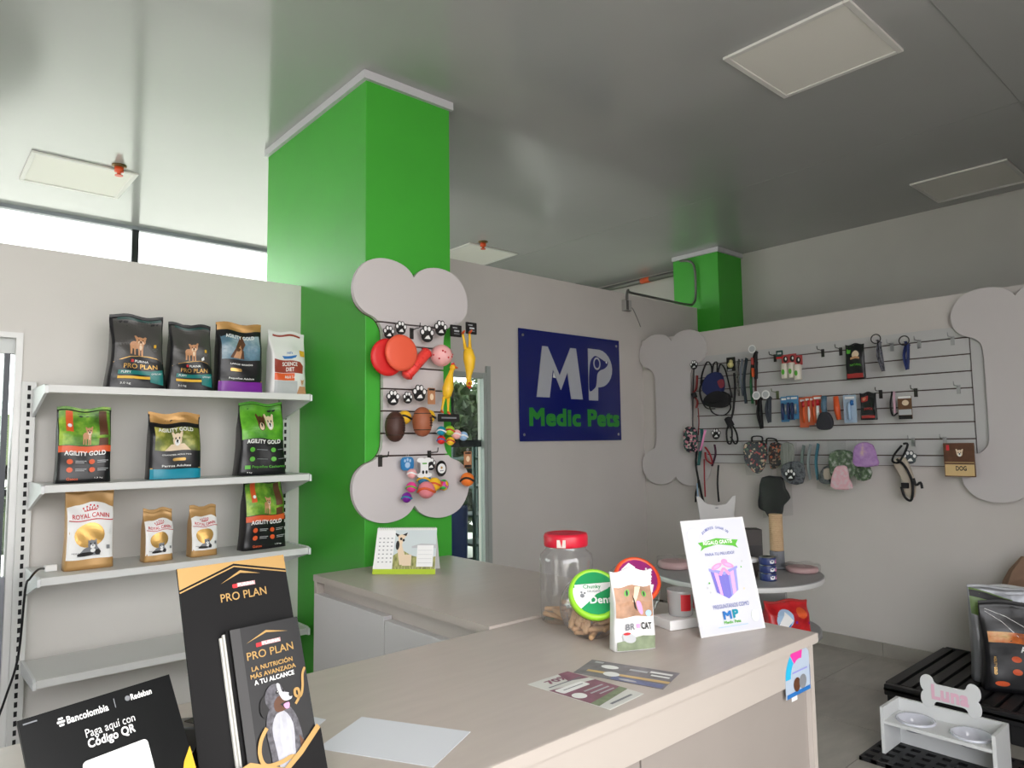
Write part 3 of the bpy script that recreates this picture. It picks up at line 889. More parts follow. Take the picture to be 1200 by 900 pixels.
# third board
def canin(loc, label, w, h, seed, rz=0):
    crown = [('crown_emblem', PRED, ('ell', 0.0 + 0.14 * k, 0.80 - 0.012 * abs(k), 0.035, 0.012)) for k in (-2, -1, 0, 1, 2)]
    crown += [('crown_emblem', PRED, ('poly', [(-0.3 + 0.12 * k, 0.785 - 0.01 * abs(k - 2.5)), (-0.26 + 0.12 * k, 0.785 - 0.01 * abs(k - 2.5)), (-0.2 + 0.09 * k, 0.745), (-0.24 + 0.09 * k, 0.745)])) for k in range(6)]
    crown += [('crown_emblem', PRED, ('rect', 0.0, 0.738, 0.5, 0.012))]
    it = [('white_panel', PWHITE, ('poly', [(-0.94, 0.13), (0.94, 0.13), (0.94, 0.78), (0.6, 0.82), (0, 0.84), (-0.6, 0.82), (-0.94, 0.78)]))] + crown
    it += [('lettering', PRED, ('text', 'ROYAL CANIN', 0.0, 0.675, 1.5, 0.058, 0.015)), ('red_line', PRED, ('rect', 0.02, 0.62, 1.8, 0.012)),
           ('gold_disc', GOLD, ('ell', -0.05, 0.43, 0.62, 0.155))]
    cat_ = [(-0.55, 0.17), (-0.35, 0.24), (-0.1, 0.27), (-0.05, 0.33), (0.02, 0.38), (0.1, 0.35), (0.2, 0.36), (0.25, 0.31), (0.32, 0.25), (0.4, 0.2), (0.4, 0.17)]
    it += [('cat_picture', GREY, ('poly', cat_)), ('cat_picture', GREY, ('ell', 0.02, 0.235, 0.36, 0.05)), ('cat_picture', PDARK, ('ell', -0.2, 0.195, 0.34, 0.025)), ('cat_picture', PDARK, ('ell', 0.3, 0.21, 0.12, 0.035)),
           ('cat_picture', GREY, ('poly', [(-0.1, 0.31), (-0.1, 0.375), (0.0, 0.35)])), ('cat_picture', GREY, ('poly', [(0.14, 0.35), (0.25, 0.375), (0.25, 0.31)])), ('cat_picture', GREY, ('ell', 0.08, 0.31, 0.19, 0.052)), ('cat_picture', PWHITE, ('ell', 0.09, 0.285, 0.1, 0.026)), ('cat_picture', PDARK, ('ell', 0.0, 0.32, 0.035, 0.011)), ('cat_picture', PDARK, ('ell', 0.17, 0.32, 0.035, 0.011)), ('cat_picture', PDARK, ('ell', 0.09, 0.297, 0.03, 0.007)), ('cat_picture', PWHITE, ('ell', 0.1, 0.235, 0.1, 0.025)),
           ('small_print', GREY, ('rect', 0.72, 0.27, 0.14, 0.05)), ('small_print', PDARK, ('text', 'PERSIAN', -0.5, 0.215, 0.5, 0.018))]
    return bag('cat_food_bag', label, loc, w, h, 0.085, mat('gold_film', (186, 146, 92), 0.34, 0.25, var=0.08, scale=9, bump=0.1, bscale=20), it, seed=seed, rz=rz, waist=0.02)
canin((0.637, 3.49, S3 + 0.001), 'large white and gold cat food bag at the left of third board', 0.185, 0.335, 8)
canin((0.908, 3.49, S3 + 0.001), 'small white and gold cat food bag in the middle of third board', 0.125, 0.226, 9, R(3))
canin((1.105, 3.49, S3 + 0.001), 'small white and gold cat food bag right beside its twin', 0.125, 0.226, 10, R(3))
agility_orange((1.40, 3.51, S3 + 0.001), 'black and orange cat food bag, right end of the third board', 0.235, 0.335, 11, R(6), 0.12)

# cable with white plug on the third board
t = thing('power_cable', 'black cable with a white plug running down beside the shelf', 'cable', (0.5, 3.5, S3))
MB().box(0.485, 0.53, 3.50, 3.53, S3 + 0.001, S3 + 0.028).build('plug', WHITE, t, world=True, bevel=0.004)
MB().tube(spline([(0.487, 3.515, S3 + 0.014), (0.455, 3.45, S3 + 0.022), (0.42, 3.38, S3 + 0.0), (0.405, 3.37, S3 - 0.04), (0.395, 3.40, S3 - 0.3), (0.36, 3.42, S3 - 0.46), (0.33, 3.45, S3 - 0.6), (0.30, 3.5, S3 - 0.9), (0.28, 3.5, 0.01)], 5, False), 0.0045, 8).build('cable', BLACK, t, world=True)

# fan at the left edge
FX, FY, FZ = 0.10, 3.10, 0.90
t = thing('pedestal_fan', 'black round fan cut off by the left edge of the picture', 'fan', (FX, FY, 0))
g = MB()
for rr in (0.165, 0.15, 0.13, 0.11, 0.09, 0.07, 0.05):
    g.tube([(rr * math.cos(a), -0.04 - 0.05 * (1 - (rr / 0.165) ** 2), FZ + rr * math.sin(a)) for a in [2 * PI * k / 32 for k in range(33)]], 0.003, 5, BLACK)
g.tube([(0.165 * math.cos(a), 0.0, FZ + 0.165 * math.sin(a)) for a in [2 * PI * k / 32 for k in range(33)]], 0.014, 6, BLACK)
for k in range(24):
    a = 2 * PI * k / 24
    g.tube([(0.04 * math.cos(a), -0.088, FZ + 0.04 * math.sin(a)), (0.165 * math.cos(a), -0.03, FZ + 0.165 * math.sin(a))], 0.002, 4, BLACK)
g.build('guard', None, t)
b = MB()
for k in range(3):
    a0 = 2 * PI * k / 3
    pts = [(0.03, a0), (0.13, a0 - 0.2), (0.145, a0 + 0.3), (0.1, a0 + 0.75), (0.03, a0 + 0.6)]
    b.prism([(r_ * math.cos(a), r_ * math.sin(a)) for r_, a in pts], -0.012, -0.008, lambda x, z, c: (x, c, FZ + z), mat('fan_blade_grey', (70, 72, 76), 0.4))
b.build('blades', None, t)
MB().lathe([(0.045, 0), (0.06, 0.05), (0.055, 0.12), (0.03, 0.14)], 18, org=(0, 0.02, FZ), rot=Matrix.Rotation(R(-90), 3, 'X')).build('motor', BLACK, t)
MB().tube([(0, 0.08, 0.03), (0, 0.08, FZ - 0.03)], 0.014, 10).build('pole', BLACK, t)
MB().lathe([(0.18, 0.0), (0.18, 0.015), (0.03, 0.035)], 28, org=(0, 0.08, 0)).build('base', BLACK, t)

# ================================================================ ON THE COUNTERS
def slanted(l):
    c, s = math.cos(l), math.sin(l)
    return lambda x, z, e: Vector((x, z * s - e * c, z * c + e * s))

# tall black display board with a pocket
l = R(20.5)
sf_ = slanted(l)
t = thing('display_board', 'tall black cardboard display with gold chevron top on the counter', 'display stand', (0.394, 1.197, CT + 0.001), R(5.14))
W_, H_ = 0.203, 0.398
MB().prism([(0, 0), (W_, 0), (W_, H_), (0, H_)], 0, -0.004, lambda a, b, e: sf_(a, b, e)).build('board', BLACKM, t)
MB().prism([(0.02, 0.0), (W_ - 0.02, 0.0), (W_ / 2, 0.24)], 0, 1, lambda a, b, e: Vector((a, 0.004 + b * 0.36 + 0.001 * e, b * 0.9)) if b > 0 else Vector((a, 0.16 + 0.002 * e, 0))).build('easel_leg', BLACKM, t)
MB().prism([(0.052, 0.0), (W_ - 0.004, 0.0), (W_ - 0.004, 0.075), (0.125, 0.03), (0.052, 0.055)], 0.030, 0.032, sf_).build('pocket_front', BLACKM, t)
MB().prism([(0.050, 0.0), (0.054, 0.0), (0.054, 0.055), (0.050, 0.055)], 0.0005, 0.032, sf_).prism([(W_ - 0.004, 0.0), (W_, 0.0), (W_, 0.075), (W_ - 0.004, 0.075)], 0.0005, 0.032, sf_).build('pocket_side', BLACKM, t)
GB = mat('gold_print', (178, 142, 84), 0.4, 0.3)
prints(t, sf_, W_, H_, [
    ('gold_band', GB, ('poly', [(0, 0.905), (0.5, 0.99), (1, 0.93), (1, 1), (0, 1)])),
    ('gold_line', GB, ('band', [(0.0, 0.893), (0.5, 0.977), (1.0, 0.918)], 0.006)),
    ('gold_chevron', GB, ('poly', [(0.36, 0.905), (0.55, 0.955), (0.74, 0.928), (0.55, 0.943)])),
    ('logo_chip', PRED, ('rect', 0.485, 0.886, 0.05, 0.018, 0.01)), ('logo_chip', mat('pink_grey_print', (196, 150, 150)), ('rect', 0.59, 0.889, 0.17, 0.018)),
    ('lettering', PWHITE, ('text', 'PURINA', 0.59, 0.889, 0.15, 0.013, 0.02, R(1))),
    ('lettering', GB, ('text', 'PRO PLAN', 0.555, 0.842, 0.43, 0.037, 0.01, R(1)))], base=0.0006)
prints(t, lambda x, z, e: sf_(x, z, 0.032 + e), W_, H_, [
    ('gold_ribbon', GB, ('band', [(0.26, 0.125), (0.33, 0.135), (0.48, 0.10), (0.62, 0.07), (0.78, 0.12), (0.98, 0.2)], 0.024))], base=0.0006)

t = thing('brochure', 'stack of black dog food brochures standing in the display pocket', 'brochure', (0.394, 1.197, CT + 0.003), R(5.14))
bx0, bx1, bz0, bz1 = 0.066, 0.196, 0.003, 0.272
for k, (e0, e1, dx) in enumerate(((0.001, 0.006, -0.010), (0.007, 0.013, -0.007), (0.014, 0.019, -0.004))):
    MB().prism([(bx0 + dx, bz0), (bx1 + dx, bz0), (bx1 + dx, bz1 - 0.004 * (2 - k)), (bx0 + dx, bz1 - 0.004 * (2 - k))], e0, e1, sf_).build('inner_booklet', mat('booklet_paper', (214, 212, 206), 0.6) if k < 2 else BLACKM, t)
MB().prism([(bx0, bz0), (bx1, bz0), (bx1, bz1), (bx0, bz1)], 0.020, 0.0255, sf_).build('cover', mat('black_cover', (18, 17, 18), 0.4), t)
bw, bh = bx1 - bx0, bz1 - bz0
MERLE = mat('merle_grey_print', (84, 82, 88), 0.5, var=0.6, scale=110)
CHEST = mat('dog_chest_print', (176, 176, 184), 0.5, var=0.12, scale=60)
SOFTW = mat('dog_blaze_print', (196, 194, 196), 0.5)
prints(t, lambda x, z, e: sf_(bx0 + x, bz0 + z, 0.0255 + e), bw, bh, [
    ('cover_sheen', mat('grey_cover_print', (58, 57, 57), 0.45), ('poly', [(0, 0.0), (0.14, 0.0), (0.14, 1), (0, 1)])),  # lighter grey strip down the left of the cover
    ('gold_chevron', GB, ('poly', [(0.2, 0.895), (0.5, 0.955), (0.82, 0.92), (0.5, 0.94)])),
    ('logo_chip', PRED, ('rect', 0.37, 0.872, 0.08, 0.026, 0.01)), ('logo_chip', mat('pink_grey_print', (196, 150, 150)), ('rect', 0.55, 0.876, 0.28, 0.026)),
    ('lettering', PWHITE, ('text', 'PURINA', 0.55, 0.876, 0.25, 0.018, 0.02, R(1))),
    ('lettering', GB, ('text', 'PRO PLAN', 0.52, 0.815, 0.68, 0.05, 0.01, R(1))),
    ('lettering', GB, ('text', 'LA NUTRICIÓN', 0.52, 0.735, 0.6, 0.036, 0.03, R(1))),
    ('lettering', GB, ('text', 'MÁS AVANZADA', 0.52, 0.69, 0.66, 0.036, 0.03, R(1))),
    ('lettering', PWHITE, ('text', 'A TU ALCANCE', 0.52, 0.645, 0.58, 0.03, 0.03, R(1))),
    ('gold_curl', GB, ('band', spline([(0.98, 0.66), (0.93, 0.62), (0.9, 0.54), (0.85, 0.49), (0.78, 0.50), (0.78, 0.535), (0.83, 0.535), (0.83, 0.49), (0.76, 0.45)], 5, False), 0.018)),
    ('dog_picture', PDARK, ('poly', spline([(0.66, 0.40), (0.82, 0.36), (0.92, 0.22), (0.9, 0.06), (0.66, 0.05)], 3))),
    ('dog_picture', MERLE, ('poly', spline([(0.36, 0.04), (0.32, 0.2), (0.3, 0.34), (0.36, 0.45), (0.5, 0.48), (0.68, 0.44), (0.78, 0.3), (0.76, 0.04)], 3))),
    ('dog_picture', CHEST, ('poly', spline([(0.44, 0.04), (0.4, 0.2), (0.38, 0.34), (0.46, 0.42), (0.58, 0.43), (0.68, 0.34), (0.66, 0.2), (0.62, 0.04)], 3))),
    ('dog_picture', PGREY, ('poly', [(0.52, 0.42), (0.47, 0.26), (0.52, 0.14), (0.54, 0.26)])), ('dog_picture', PGREY, ('poly', [(0.6, 0.4), (0.59, 0.26), (0.61, 0.12), (0.63, 0.28)])),
    ('dog_picture', PBROWN, ('poly', [(0.74, 0.26), (0.82, 0.2), (0.8, 0.08), (0.74, 0.1)])),
    ('dog_picture', PDARK, ('poly', spline([(0.33, 0.55), (0.27, 0.52), (0.25, 0.46), (0.3, 0.42), (0.37, 0.46), (0.4, 0.54)], 3))),
    ('dog_picture', MERLE, ('poly', spline([(0.34, 0.5), (0.36, 0.57), (0.45, 0.605), (0.56, 0.60), (0.62, 0.57), (0.63, 0.5), (0.56, 0.44), (0.44, 0.43)], 3))),
    ('dog_picture', PDARK, ('poly', spline([(0.58, 0.6), (0.63, 0.585), (0.65, 0.55), (0.61, 0.56)], 3))),
    ('dog_picture', PBROWN, ('poly', spline([(0.46, 0.44), (0.45, 0.49), (0.52, 0.525), (0.6, 0.515), (0.68, 0.49), (0.66, 0.455), (0.56, 0.43)], 3))),
    ('dog_picture', SOFTW, ('poly', spline([(0.52, 0.60), (0.565, 0.598), (0.585, 0.55), (0.66, 0.535), (0.72, 0.515), (0.7, 0.488), (0.6, 0.49), (0.545, 0.53)], 3))),
    ('dog_picture', PDARK, ('ell', 0.705, 0.518, 0.032, 0.015)), ('dog_picture', PDARK, ('ell', 0.515, 0.55, 0.024, 0.010)), ('dog_picture', PDARK, ('ell', 0.605, 0.552, 0.018, 0.009)), ('dog_picture', PWHITE, ('ell', 0.52, 0.553, 0.007, 0.003)),
    ('dog_picture', PDARK, ('poly', [(0.53, 0.475), (0.69, 0.488), (0.66, 0.455), (0.58, 0.448)])), ('dog_picture', PPINK, ('poly', spline([(0.58, 0.468), (0.66, 0.472), (0.65, 0.44), (0.6, 0.44)], 3))),
    ('gold_swirl', GB, ('band', spline([(0.3, 0.36), (0.2, 0.3), (0.16, 0.22), (0.22, 0.15), (0.42, 0.14), (0.6, 0.15), (0.7, 0.1)], 5, False), 0.026))], base=0.0006)

# black payment sign, tilted
l2 = R(29.5)
sq_ = slanted(l2)
t = thing('payment_sign', 'black payment sign with a white blank card, lower left corner of the picture', 'sign', (0.1775, 1.075, CT + 0.001), R(17.36))
PW, PH = 0.221, 0.25
MB().prism([(0, 0), (PW, 0), (PW, PH), (0, PH)], 0, -0.004, sq_).build('panel', mat('black_acrylic', (15, 16, 17), 0.28), t)
MB().prism([(0.03, 0), (PW - 0.03, 0), (PW - 0.03, 0.004), (0.03, 0.004)], 0, 1, lambda a, b, c: Vector((a, 0.004 + 0.12 * c, b))).build('foot', BLACK, t)
def q_(u, d):
    return u, 1 - d / PH
it = [('lettering', PWHITE, ('text', 'Bancolombia', *q_(0.40, 0.0196), 0.265, 0.042, 0.03)), ('lettering', PWHITE, ('text', 'Redeban', *q_(0.765, 0.0165), 0.15, 0.038, 0.03)),
      ('lettering', PWHITE, ('text', 'Paga aquí con', *q_(0.52, 0.048), 0.325, 0.062, 0.0)), ('lettering', PWHITE, ('text', 'Código QR', *q_(0.512, 0.0627), 0.31, 0.066, 0.03)),
      ('divider', GREY, ('rect', *q_(0.577, 0.0174), 0.006, 0.055)),
      ('bank_emblem', PWHITE, ('rect', *q_(0.232, 0.0150), 0.03, 0.012, 0.004)), ('bank_emblem', PWHITE, ('rect', *q_(0.236, 0.0195), 0.04, 0.012, 0.004)), ('bank_emblem', PWHITE, ('rect', *q_(0.232, 0.0240), 0.03, 0.012, 0.004)), ('bank_emblem', PWHITE, ('ell', *q_(0.214, 0.0195), 0.008)),
      ('network_emblem', GREY, ('ell', *q_(0.665, 0.0165), 0.018)),
      ('white_card', PWHITE, ('rect', *q_(0.51, 0.132), 0.43, 0.4, 0.03)),
      ('corner_print', PYELL, ('poly', [q_(1.0, 0.116), q_(0.93, 0.135), q_(0.86, 0.17), q_(1.0, 0.17)])),
      ('small_print', GREY, ('rect', *q_(0.06, 0.0075), 0.08, 0.008))]
prints(t, sq_, PW, PH, it, base=0.0006)

# small black terminal behind the two signs
t = thing('card_terminal', 'small black card terminal half hidden between the payment sign and the display', 'terminal', (0.466, 1.529, CT + 0.001), R(25))
MB().prism([(-0.07, 0), (0.07, 0), (0.07, 0.022), (-0.07, 0.05)], -0.035, 0.035, lambda a, b, c: (c, a, b)).build('terminal_body', BLACK, t, bevel=0.004)
MB().box(-0.028, 0.028, -0.06, -0.02, 0.049, 0.0505).build('screen', mat('dark_screen', (40, 42, 40), 0.2), t)

# sheets and leaflets lying on the counter
def sheet(name, label, pts, m, items=(), group=None, cat='leaflet', z=CT + 0.0006):
    c = sum((Vector((*p, 0)) for p in pts), Vector()) / 4
    t = thing(name, label, cat, (c.x, c.y, z), 0, group)
    q = [Vector((p[0] - c.x, p[1] - c.y, 0)) for p in pts]          # left top, right top, right bottom, left bottom as read
    def sfc(u, v, e):
        top = q[0].lerp(q[1], u); bot = q[3].lerp(q[2], u)
        p = bot.lerp(top, v)
        return Vector((p.x, p.y, 0.0008 + e))
    MB().prism([(0, 0), (1, 0), (1, 1), (0, 1)], -0.0008, 0.0, lambda a, b, e: sfc(a, b, e)).build('sheet', m, t)
    prints(t, sfc, 1, 1, items, 1.0, 0.0004, 0.00008)
    return t
sheet('paper_sheet', 'blank white sheet of paper lying on the counter front', [(0.641, 1.316), (0.783, 1.397), (0.907, 1.173), (0.761, 1.096)], mat('copy_paper', (214, 217, 222), 0.7), cat='paper')
sheet('paper_slip', 'corner of a white paper peeking out behind the black display', [(0.598, 1.537), (0.66, 1.585), (0.719, 1.437), (0.655, 1.388)], mat('copy_paper', (214, 217, 222), 0.7), cat='paper')
MAUVE = mat('mauve_print', (140, 96, 112), 0.5, var=0.2, scale=30)
sheet('leaflet', 'mauve and white leaflet on the counter, nearer to the viewer', [(1.18, 1.299), (1.319, 1.298), (1.334, 1.065), (1.202, 1.055)],
      mat('leaflet_white', (214, 214, 208), 0.55), [
          ('mauve_area', MAUVE, ('poly', [(0, 0.12), (1, 0.2), (1, 0.62), (0, 0.72)])), ('mauve_area', MAUVE, ('poly', [(0.6, 0.78), (1, 0.7), (1, 1), (0.75, 1)])),
          ('green_area', mat('sage_print', (128, 140, 112), 0.6, var=0.2, scale=40), ('poly', [(0, 0.12), (1, 0.2), (1, 0.3), (0.5, 0.25), (0, 0.22)])),
          ('white_card', PWHITE, ('rect', 0.4, 0.62, 0.7, 0.13, 0.04)), ('white_card', PWHITE, ('ell', 0.16, 0.42, 0.13, 0.075)),
          ('lettering', MAUVE, ('text', '70%', 0.5, 0.88, 0.5, 0.1, 0.04)), ('text_line', GREY, ('rect', 0.5, 0.77, 0.8, 0.02)), ('text_line', PGREY, ('rect', 0.62, 0.46, 0.5, 0.025)), ('text_line', PGREY, ('rect', 0.62, 0.38, 0.5, 0.025)), ('text_line', PGREY, ('rect', 0.66, 0.31, 0.4, 0.02)), ('text_line', GREY, ('rect', 0.42, 0.62, 0.5, 0.015)), ('text_line', GREY, ('rect', 0.5, 0.07, 0.6, 0.03))])
sheet('leaflet', 'grey leaflet with a yellow stripe on the counter, behind the mauve one', [(1.325, 1.283), (1.437, 1.321), (1.514, 1.093), (1.389, 1.052)],
      mat('leaflet_grey', (128, 124, 128), 0.5, var=0.25, scale=26), [
          ('yellow_stripe', mat('ochre_print', (214, 184, 130), 0.5), ('poly', [(0.3, 0), (0.42, 0), (0.34, 0.9), (0.22, 0.9)])),
          ('blue_area', mat('slate_blue_print', (112, 120, 158), 0.5, var=0.2, scale=30), ('rect', 0.12, 0.3, 0.2, 0.56)),
          ('pale_shape', PWHITE, ('ell', 0.28, 0.62, 0.14, 0.09)), ('pale_shape', PWHITE, ('ell', 0.68, 0.72, 0.12, 0.1)), ('pale_shape', PGREY, ('ell', 0.1, 0.4, 0.05, 0.1)), ('pale_shape', PGREY, ('rect', 0.72, 0.4, 0.1, 0.2)),
          ('text_line', PWHITE, ('rect', 0.78, 0.16, 0.1, 0.24)), ('text_line', PWHITE, ('rect', 0.6, 0.14, 0.08, 0.2)), ('text_line', PGREY, ('rect', 0.86, 0.88, 0.1, 0.1))])

# desk calendar
t = thing('desk_calendar', 'spiral desk calendar with a cow picture on the drawer counter', 'calendar', (1.623, 2.808, BT + 0.001), R(-45.6))
lc = R(20)
CW, CH = 0.285, 0.208
sc_ = slanted(lc)
MB().prism([(0, 0), (CW, 0), (CW - 0.004, CH), (0.006, CH)], 0, -0.003, sc_).build('front_board', mat('calendar_card', (232, 232, 228), 0.6), t)
d_ = 2 * CH * math.sin(lc)
MB().prism([(0.004, 0), (CW - 0.004, 0), (CW - 0.008, CH), (0.008, CH)], 0, 0.003, lambda a, b, e: Vector((a, d_ - b * math.sin(lc) + e, b * math.cos(lc)))).build('back_board', mat('calendar_card', (232, 232, 228), 0.6), t)
sp = MB()
for k in range(26):
    x = 0.012 + k * (CW - 0.024) / 25
    c0 = sc_(x, CH - 0.003, 0) + Vector((0, 0.003, 0))
    sp.tube([c0 + Vector((0, 0.007 * math.cos(a), 0.007 * math.sin(a))) for a in [2 * PI * j / 10 for j in range(11)]], 0.0011, 4)
stuff(sp.build('spiral', mat('pale_wire', (200, 202, 200), 0.35, 0.5), t))
cow = [(0.42, 0.2), (0.36, 0.6), (0.38, 0.78), (0.33, 0.86), (0.4, 0.84), (0.42, 0.86), (0.48, 0.84), (0.52, 0.85), (0.46, 0.76), (0.44, 0.62), (0.5, 0.4), (0.52, 0.2)]
it = [('lime_strip', mat('lime_print', (176, 200, 40), 0.5), ('rect', 0.5, 0.055, 1.0, 0.11)),
      ('picture', mat('misty_sky_print', (202, 212, 212), 0.55), ('rect', 0.65, 0.53, 0.68, 0.84)),
      ('picture', mottled('tall_grass_print', [(0.3, (86, 92, 50)), (0.6, (172, 172, 104)), (0.8, (214, 208, 150))], 60, 0.6, stretch=(3, 1, 0.6)), ('poly', [(0.31, 0.11), (0.99, 0.11), (0.99, 0.38), (0.8, 0.34), (0.6, 0.4), (0.45, 0.52), (0.31, 0.4)])),
      ('picture', PGREY, ('poly', [(0.6, 0.6), (0.75, 0.66), (0.99, 0.64), (0.99, 0.56), (0.6, 0.56)])),
      ('cow_picture', PCREAM, ('poly', cow)), ('cow_picture', PDARK, ('poly', [(0.30, 0.9), (0.39, 0.85), (0.36, 0.8)])), ('cow_picture', PDARK, ('poly', [(0.52, 0.9), (0.44, 0.85), (0.5, 0.82)])), ('cow_picture', PDARK, ('ell', 0.37, 0.62, 0.03, 0.1)), ('cow_picture', PDARK, ('ell', 0.42, 0.76, 0.02, 0.03)), ('cow_picture', PDARK, ('ell', 0.46, 0.73, 0.02, 0.03)),
      ('month_page', PWHITE, ('poly', [(0.0, 0.115), (0.3, 0.115), (0.325, 0.94), (0.03, 0.94)])),
      ('memo_pad', PCREAM, ('rect', 0.535, 0.30, 0.14, 0.24)), ('memo_pad', PWHITE, ('rect', 0.82, 0.39, 0.26, 0.46))]
for r_ in range(7):
    for c_ in range(4):
        it.append(('date', GREY, ('rect', 0.08 + 0.065 * c_, 0.26 + 0.085 * r_, 0.026, 0.02)))
for r_ in range(4):
    it.append(('memo_line', PGREY, ('rect', 0.82, 0.24 + 0.09 * r_, 0.22, 0.006)))
prints(t, sc_, CW, CH, it, base=0.0005, gap=0.00004)

# ---- treat jars
JAR = clear('jar_plastic', (246, 246, 246), 0.35, 0.06, 0.05)
STICK = mat('tan_treat', (206, 166, 124), 0.7, var=0.18, scale=22, bump=0.3, bscale=90)
def sticks(t, n, fn, seed, L=0.075, r=0.0085):
    rnd = random.Random(seed)
    for k in range(n):
        c, d = fn(rnd, k)
        d = Vector(d).normalized() * L / 2
        c = Vector(c)
        MB().tube([c - d, c - d * 0.9, c, c + d * 0.9, c + d], [r * 0.7, r, r * rnd.uniform(.9, 1.1), r, r * 0.7], 7).build('treat_stick', STICK, t)
t = thing('treat_jar', 'tall clear jar with a red lid at the counter corner', 'jar', (1.690, 1.660, CT + 0.001))
prof = [(0.078, 0.0), (0.085, 0.006), (0.087, 0.03), (0.088, 0.17), (0.089, 0.2), (0.086, 0.215), (0.068, 0.232), (0.066, 0.245)]
MB().lathe(prof, 28, cap=False).build('jar_body', JAR, t)
MB().lathe([(0.001, 0.004), (0.08, 0.004)], 28, cap=False).build('jar_bottom', JAR, t)
MB().lathe([(0.0715, 0.243), (0.073, 0.248), (0.0735, 0.275), (0.070, 0.284), (0.055, 0.286), (0.05, 0.283)], 32).build('lid', mat('red_lid', (204, 26, 52), 0.35), t)
MB().prism([(a, b) for a, b in ((-0.45, 0.245), (-0.05, 0.245), (-0.05, 0.270), (-0.45, 0.270))], 0.0739, 0.0744, lambda a, b, c: (c * math.sin(a - 0.75), -c * math.cos(a - 0.75), b)).build('paper_label', mat('pale_label', (214, 204, 196), 0.6), t)
sticks(t, 9, lambda r, k: ((0.045 * math.cos(k * 2.4), 0.045 * math.sin(k * 2.4), 0.016 + 0.016 * (k // 4)), (math.cos(k * 1.9), math.sin(k * 1.9), 0.1)), 3)

def slant_jar(label, x, y, az, tilt, rim, items, contents, rb=0.092):
    t = thing('slanted_jar', label, 'jar', (x, y, CT + 0.001))
    ax = Vector((math.sin(tilt) * math.sin(az), -math.sin(tilt) * math.cos(az), math.cos(tilt)))
    xr = Vector((math.cos(az), math.sin(az), 0))
    yr = ax.cross(xr)
    rot = Matrix((xr, yr, ax)).transposed()
    c0 = Vector((0, 0, rb * 0.92))
    m = MB()
    pr = []
    for k in range(14):
        a = PI * (1 - k / 13 * 0.72)
        pr.append((max(0.002, rb * 1.05 * math.sin(a)), rb * 0.98 * math.cos(a)))
    re, ze = pr[-1]
    pr += [(re * 0.92, ze + 0.008), (re * 0.92, ze + 0.02)]
    m.lathe(pr, 28, None, c0, rot, cap=False)
    for p in m.v:
        p.z = max(p.z, 0.0)
    m.build('jar_body', JAR, t)
    zl = ze + 0.016
    MB().lathe([(re * 1.0, zl - 0.004), (re * 1.0, zl + 0.002)], 28, None, c0, rot).build('neck_reflection', mat('dark_neck_reflection', (92, 86, 86), 0.2, 0.6), t)  # dark ring drawn in place of the reflection inside the neck
    R_ = 0.078
    MB().lathe([(R_ * 0.97, zl + 0.0025), (R_, zl + 0.008), (R_, zl + 0.02), (R_ * 0.96, zl + 0.026), (R_ * 0.86, zl + 0.027), (R_ * 0.84, zl + 0.024)], 36, None, c0, rot).build('lid', rim, t)
    prints(t, lambda u, v, e: c0 + rot @ Vector((u, v, zl + 0.0242 + e)), R_ * 0.84, R_ * 0.84, items, base=0.0006)
    contents(t, c0)
    return t
LIME = mat('lime_lid', (150, 214, 50), 0.35)
ORG = mat('orange_lid', (240, 86, 44), 0.35)
DG = mat('emerald_print', (22, 152, 88), 0.4)
def fan_pts(a0, a1, r=1.0, n=14):
    return [(r * math.cos(R(a0 + (a1 - a0) * k / n)), r * math.sin(R(a0 + (a1 - a0) * k / n))) for k in range(n + 1)]
def cont_a(t, c0):
    def fn(r, k):
        if k < 9:
            return ((-0.04 + r.uniform(-.015, .015), -0.02 + 0.014 * (k % 4), 0.05 + 0.011 * (k // 3) + 0.008 * (k % 3)), (0.6, 0.2, 0.75))
        return ((r.uniform(-.035, .035), r.uniform(-.045, .03), 0.014 + 0.015 * ((k - 9) // 5)), (1, r.uniform(-.5, .5), r.uniform(-.1, .15)))
    sticks(t, 24, fn, 5)
cx_, cy_ = 1.624, 1.518
slant_jar('slanted clear jar of tan treat sticks with a lime green lid', cx_ - 0.01, cy_ - 0.035, R(-38), R(54), LIME, [
    ('face_print', DG, ('ell', 0, 0, 1.0)), ('white_field', PWHITE, ('poly', fan_pts(165, 225) + [(-0.35, -0.42), (0.05, -0.05), (0.6, 0.2), (0.8, 0.55)])), ('green_stripe', DG, ('poly', fan_pts(30, 155))),
    ('white_field', PWHITE, ('poly', [(-0.9, 0.4), (0.85, 0.5), (0.75, 0.3), (0.3, 0.08), (-0.2, 0.0), (-0.9, -0.05)])),
    ('lettering', DG, ('text', 'Chunky', -0.12, 0.28, 0.8, None, 0.02)), ('lettering', GREY, ('text', 'DELIGHTS', -0.05, 0.08, 0.6, None, 0.02)),
    ('lettering', PWHITE, ('text', 'Dent', 0.22, -0.32, 1.0, None, 0.03)),
    ('paw_print', GREY, ('ell', -0.6, -0.12, 0.1)), ('paw_print', GREY, ('ell', -0.62, 0.04, 0.05)), ('paw_print', GREY, ('ell', -0.48, 0.0, 0.05))], cont_a)
def cont_b(t, c0):
    for k, (x, y, z) in enumerate(((0.03, -0.03, 0.03), (-0.03, -0.01, 0.03), (0.0, 0.04, 0.03), (0.05, 0.03, 0.032), (0.02, -0.005, 0.07), (-0.03, 0.03, 0.075))):
        MB().ball((x, y, z), 0.028, mat('red_treat', (196, 50, 40), 0.5) if k % 2 == 0 else STICK, 12, 8).build('treat', None, t)
cx_, cy_ = 1.830, 1.429
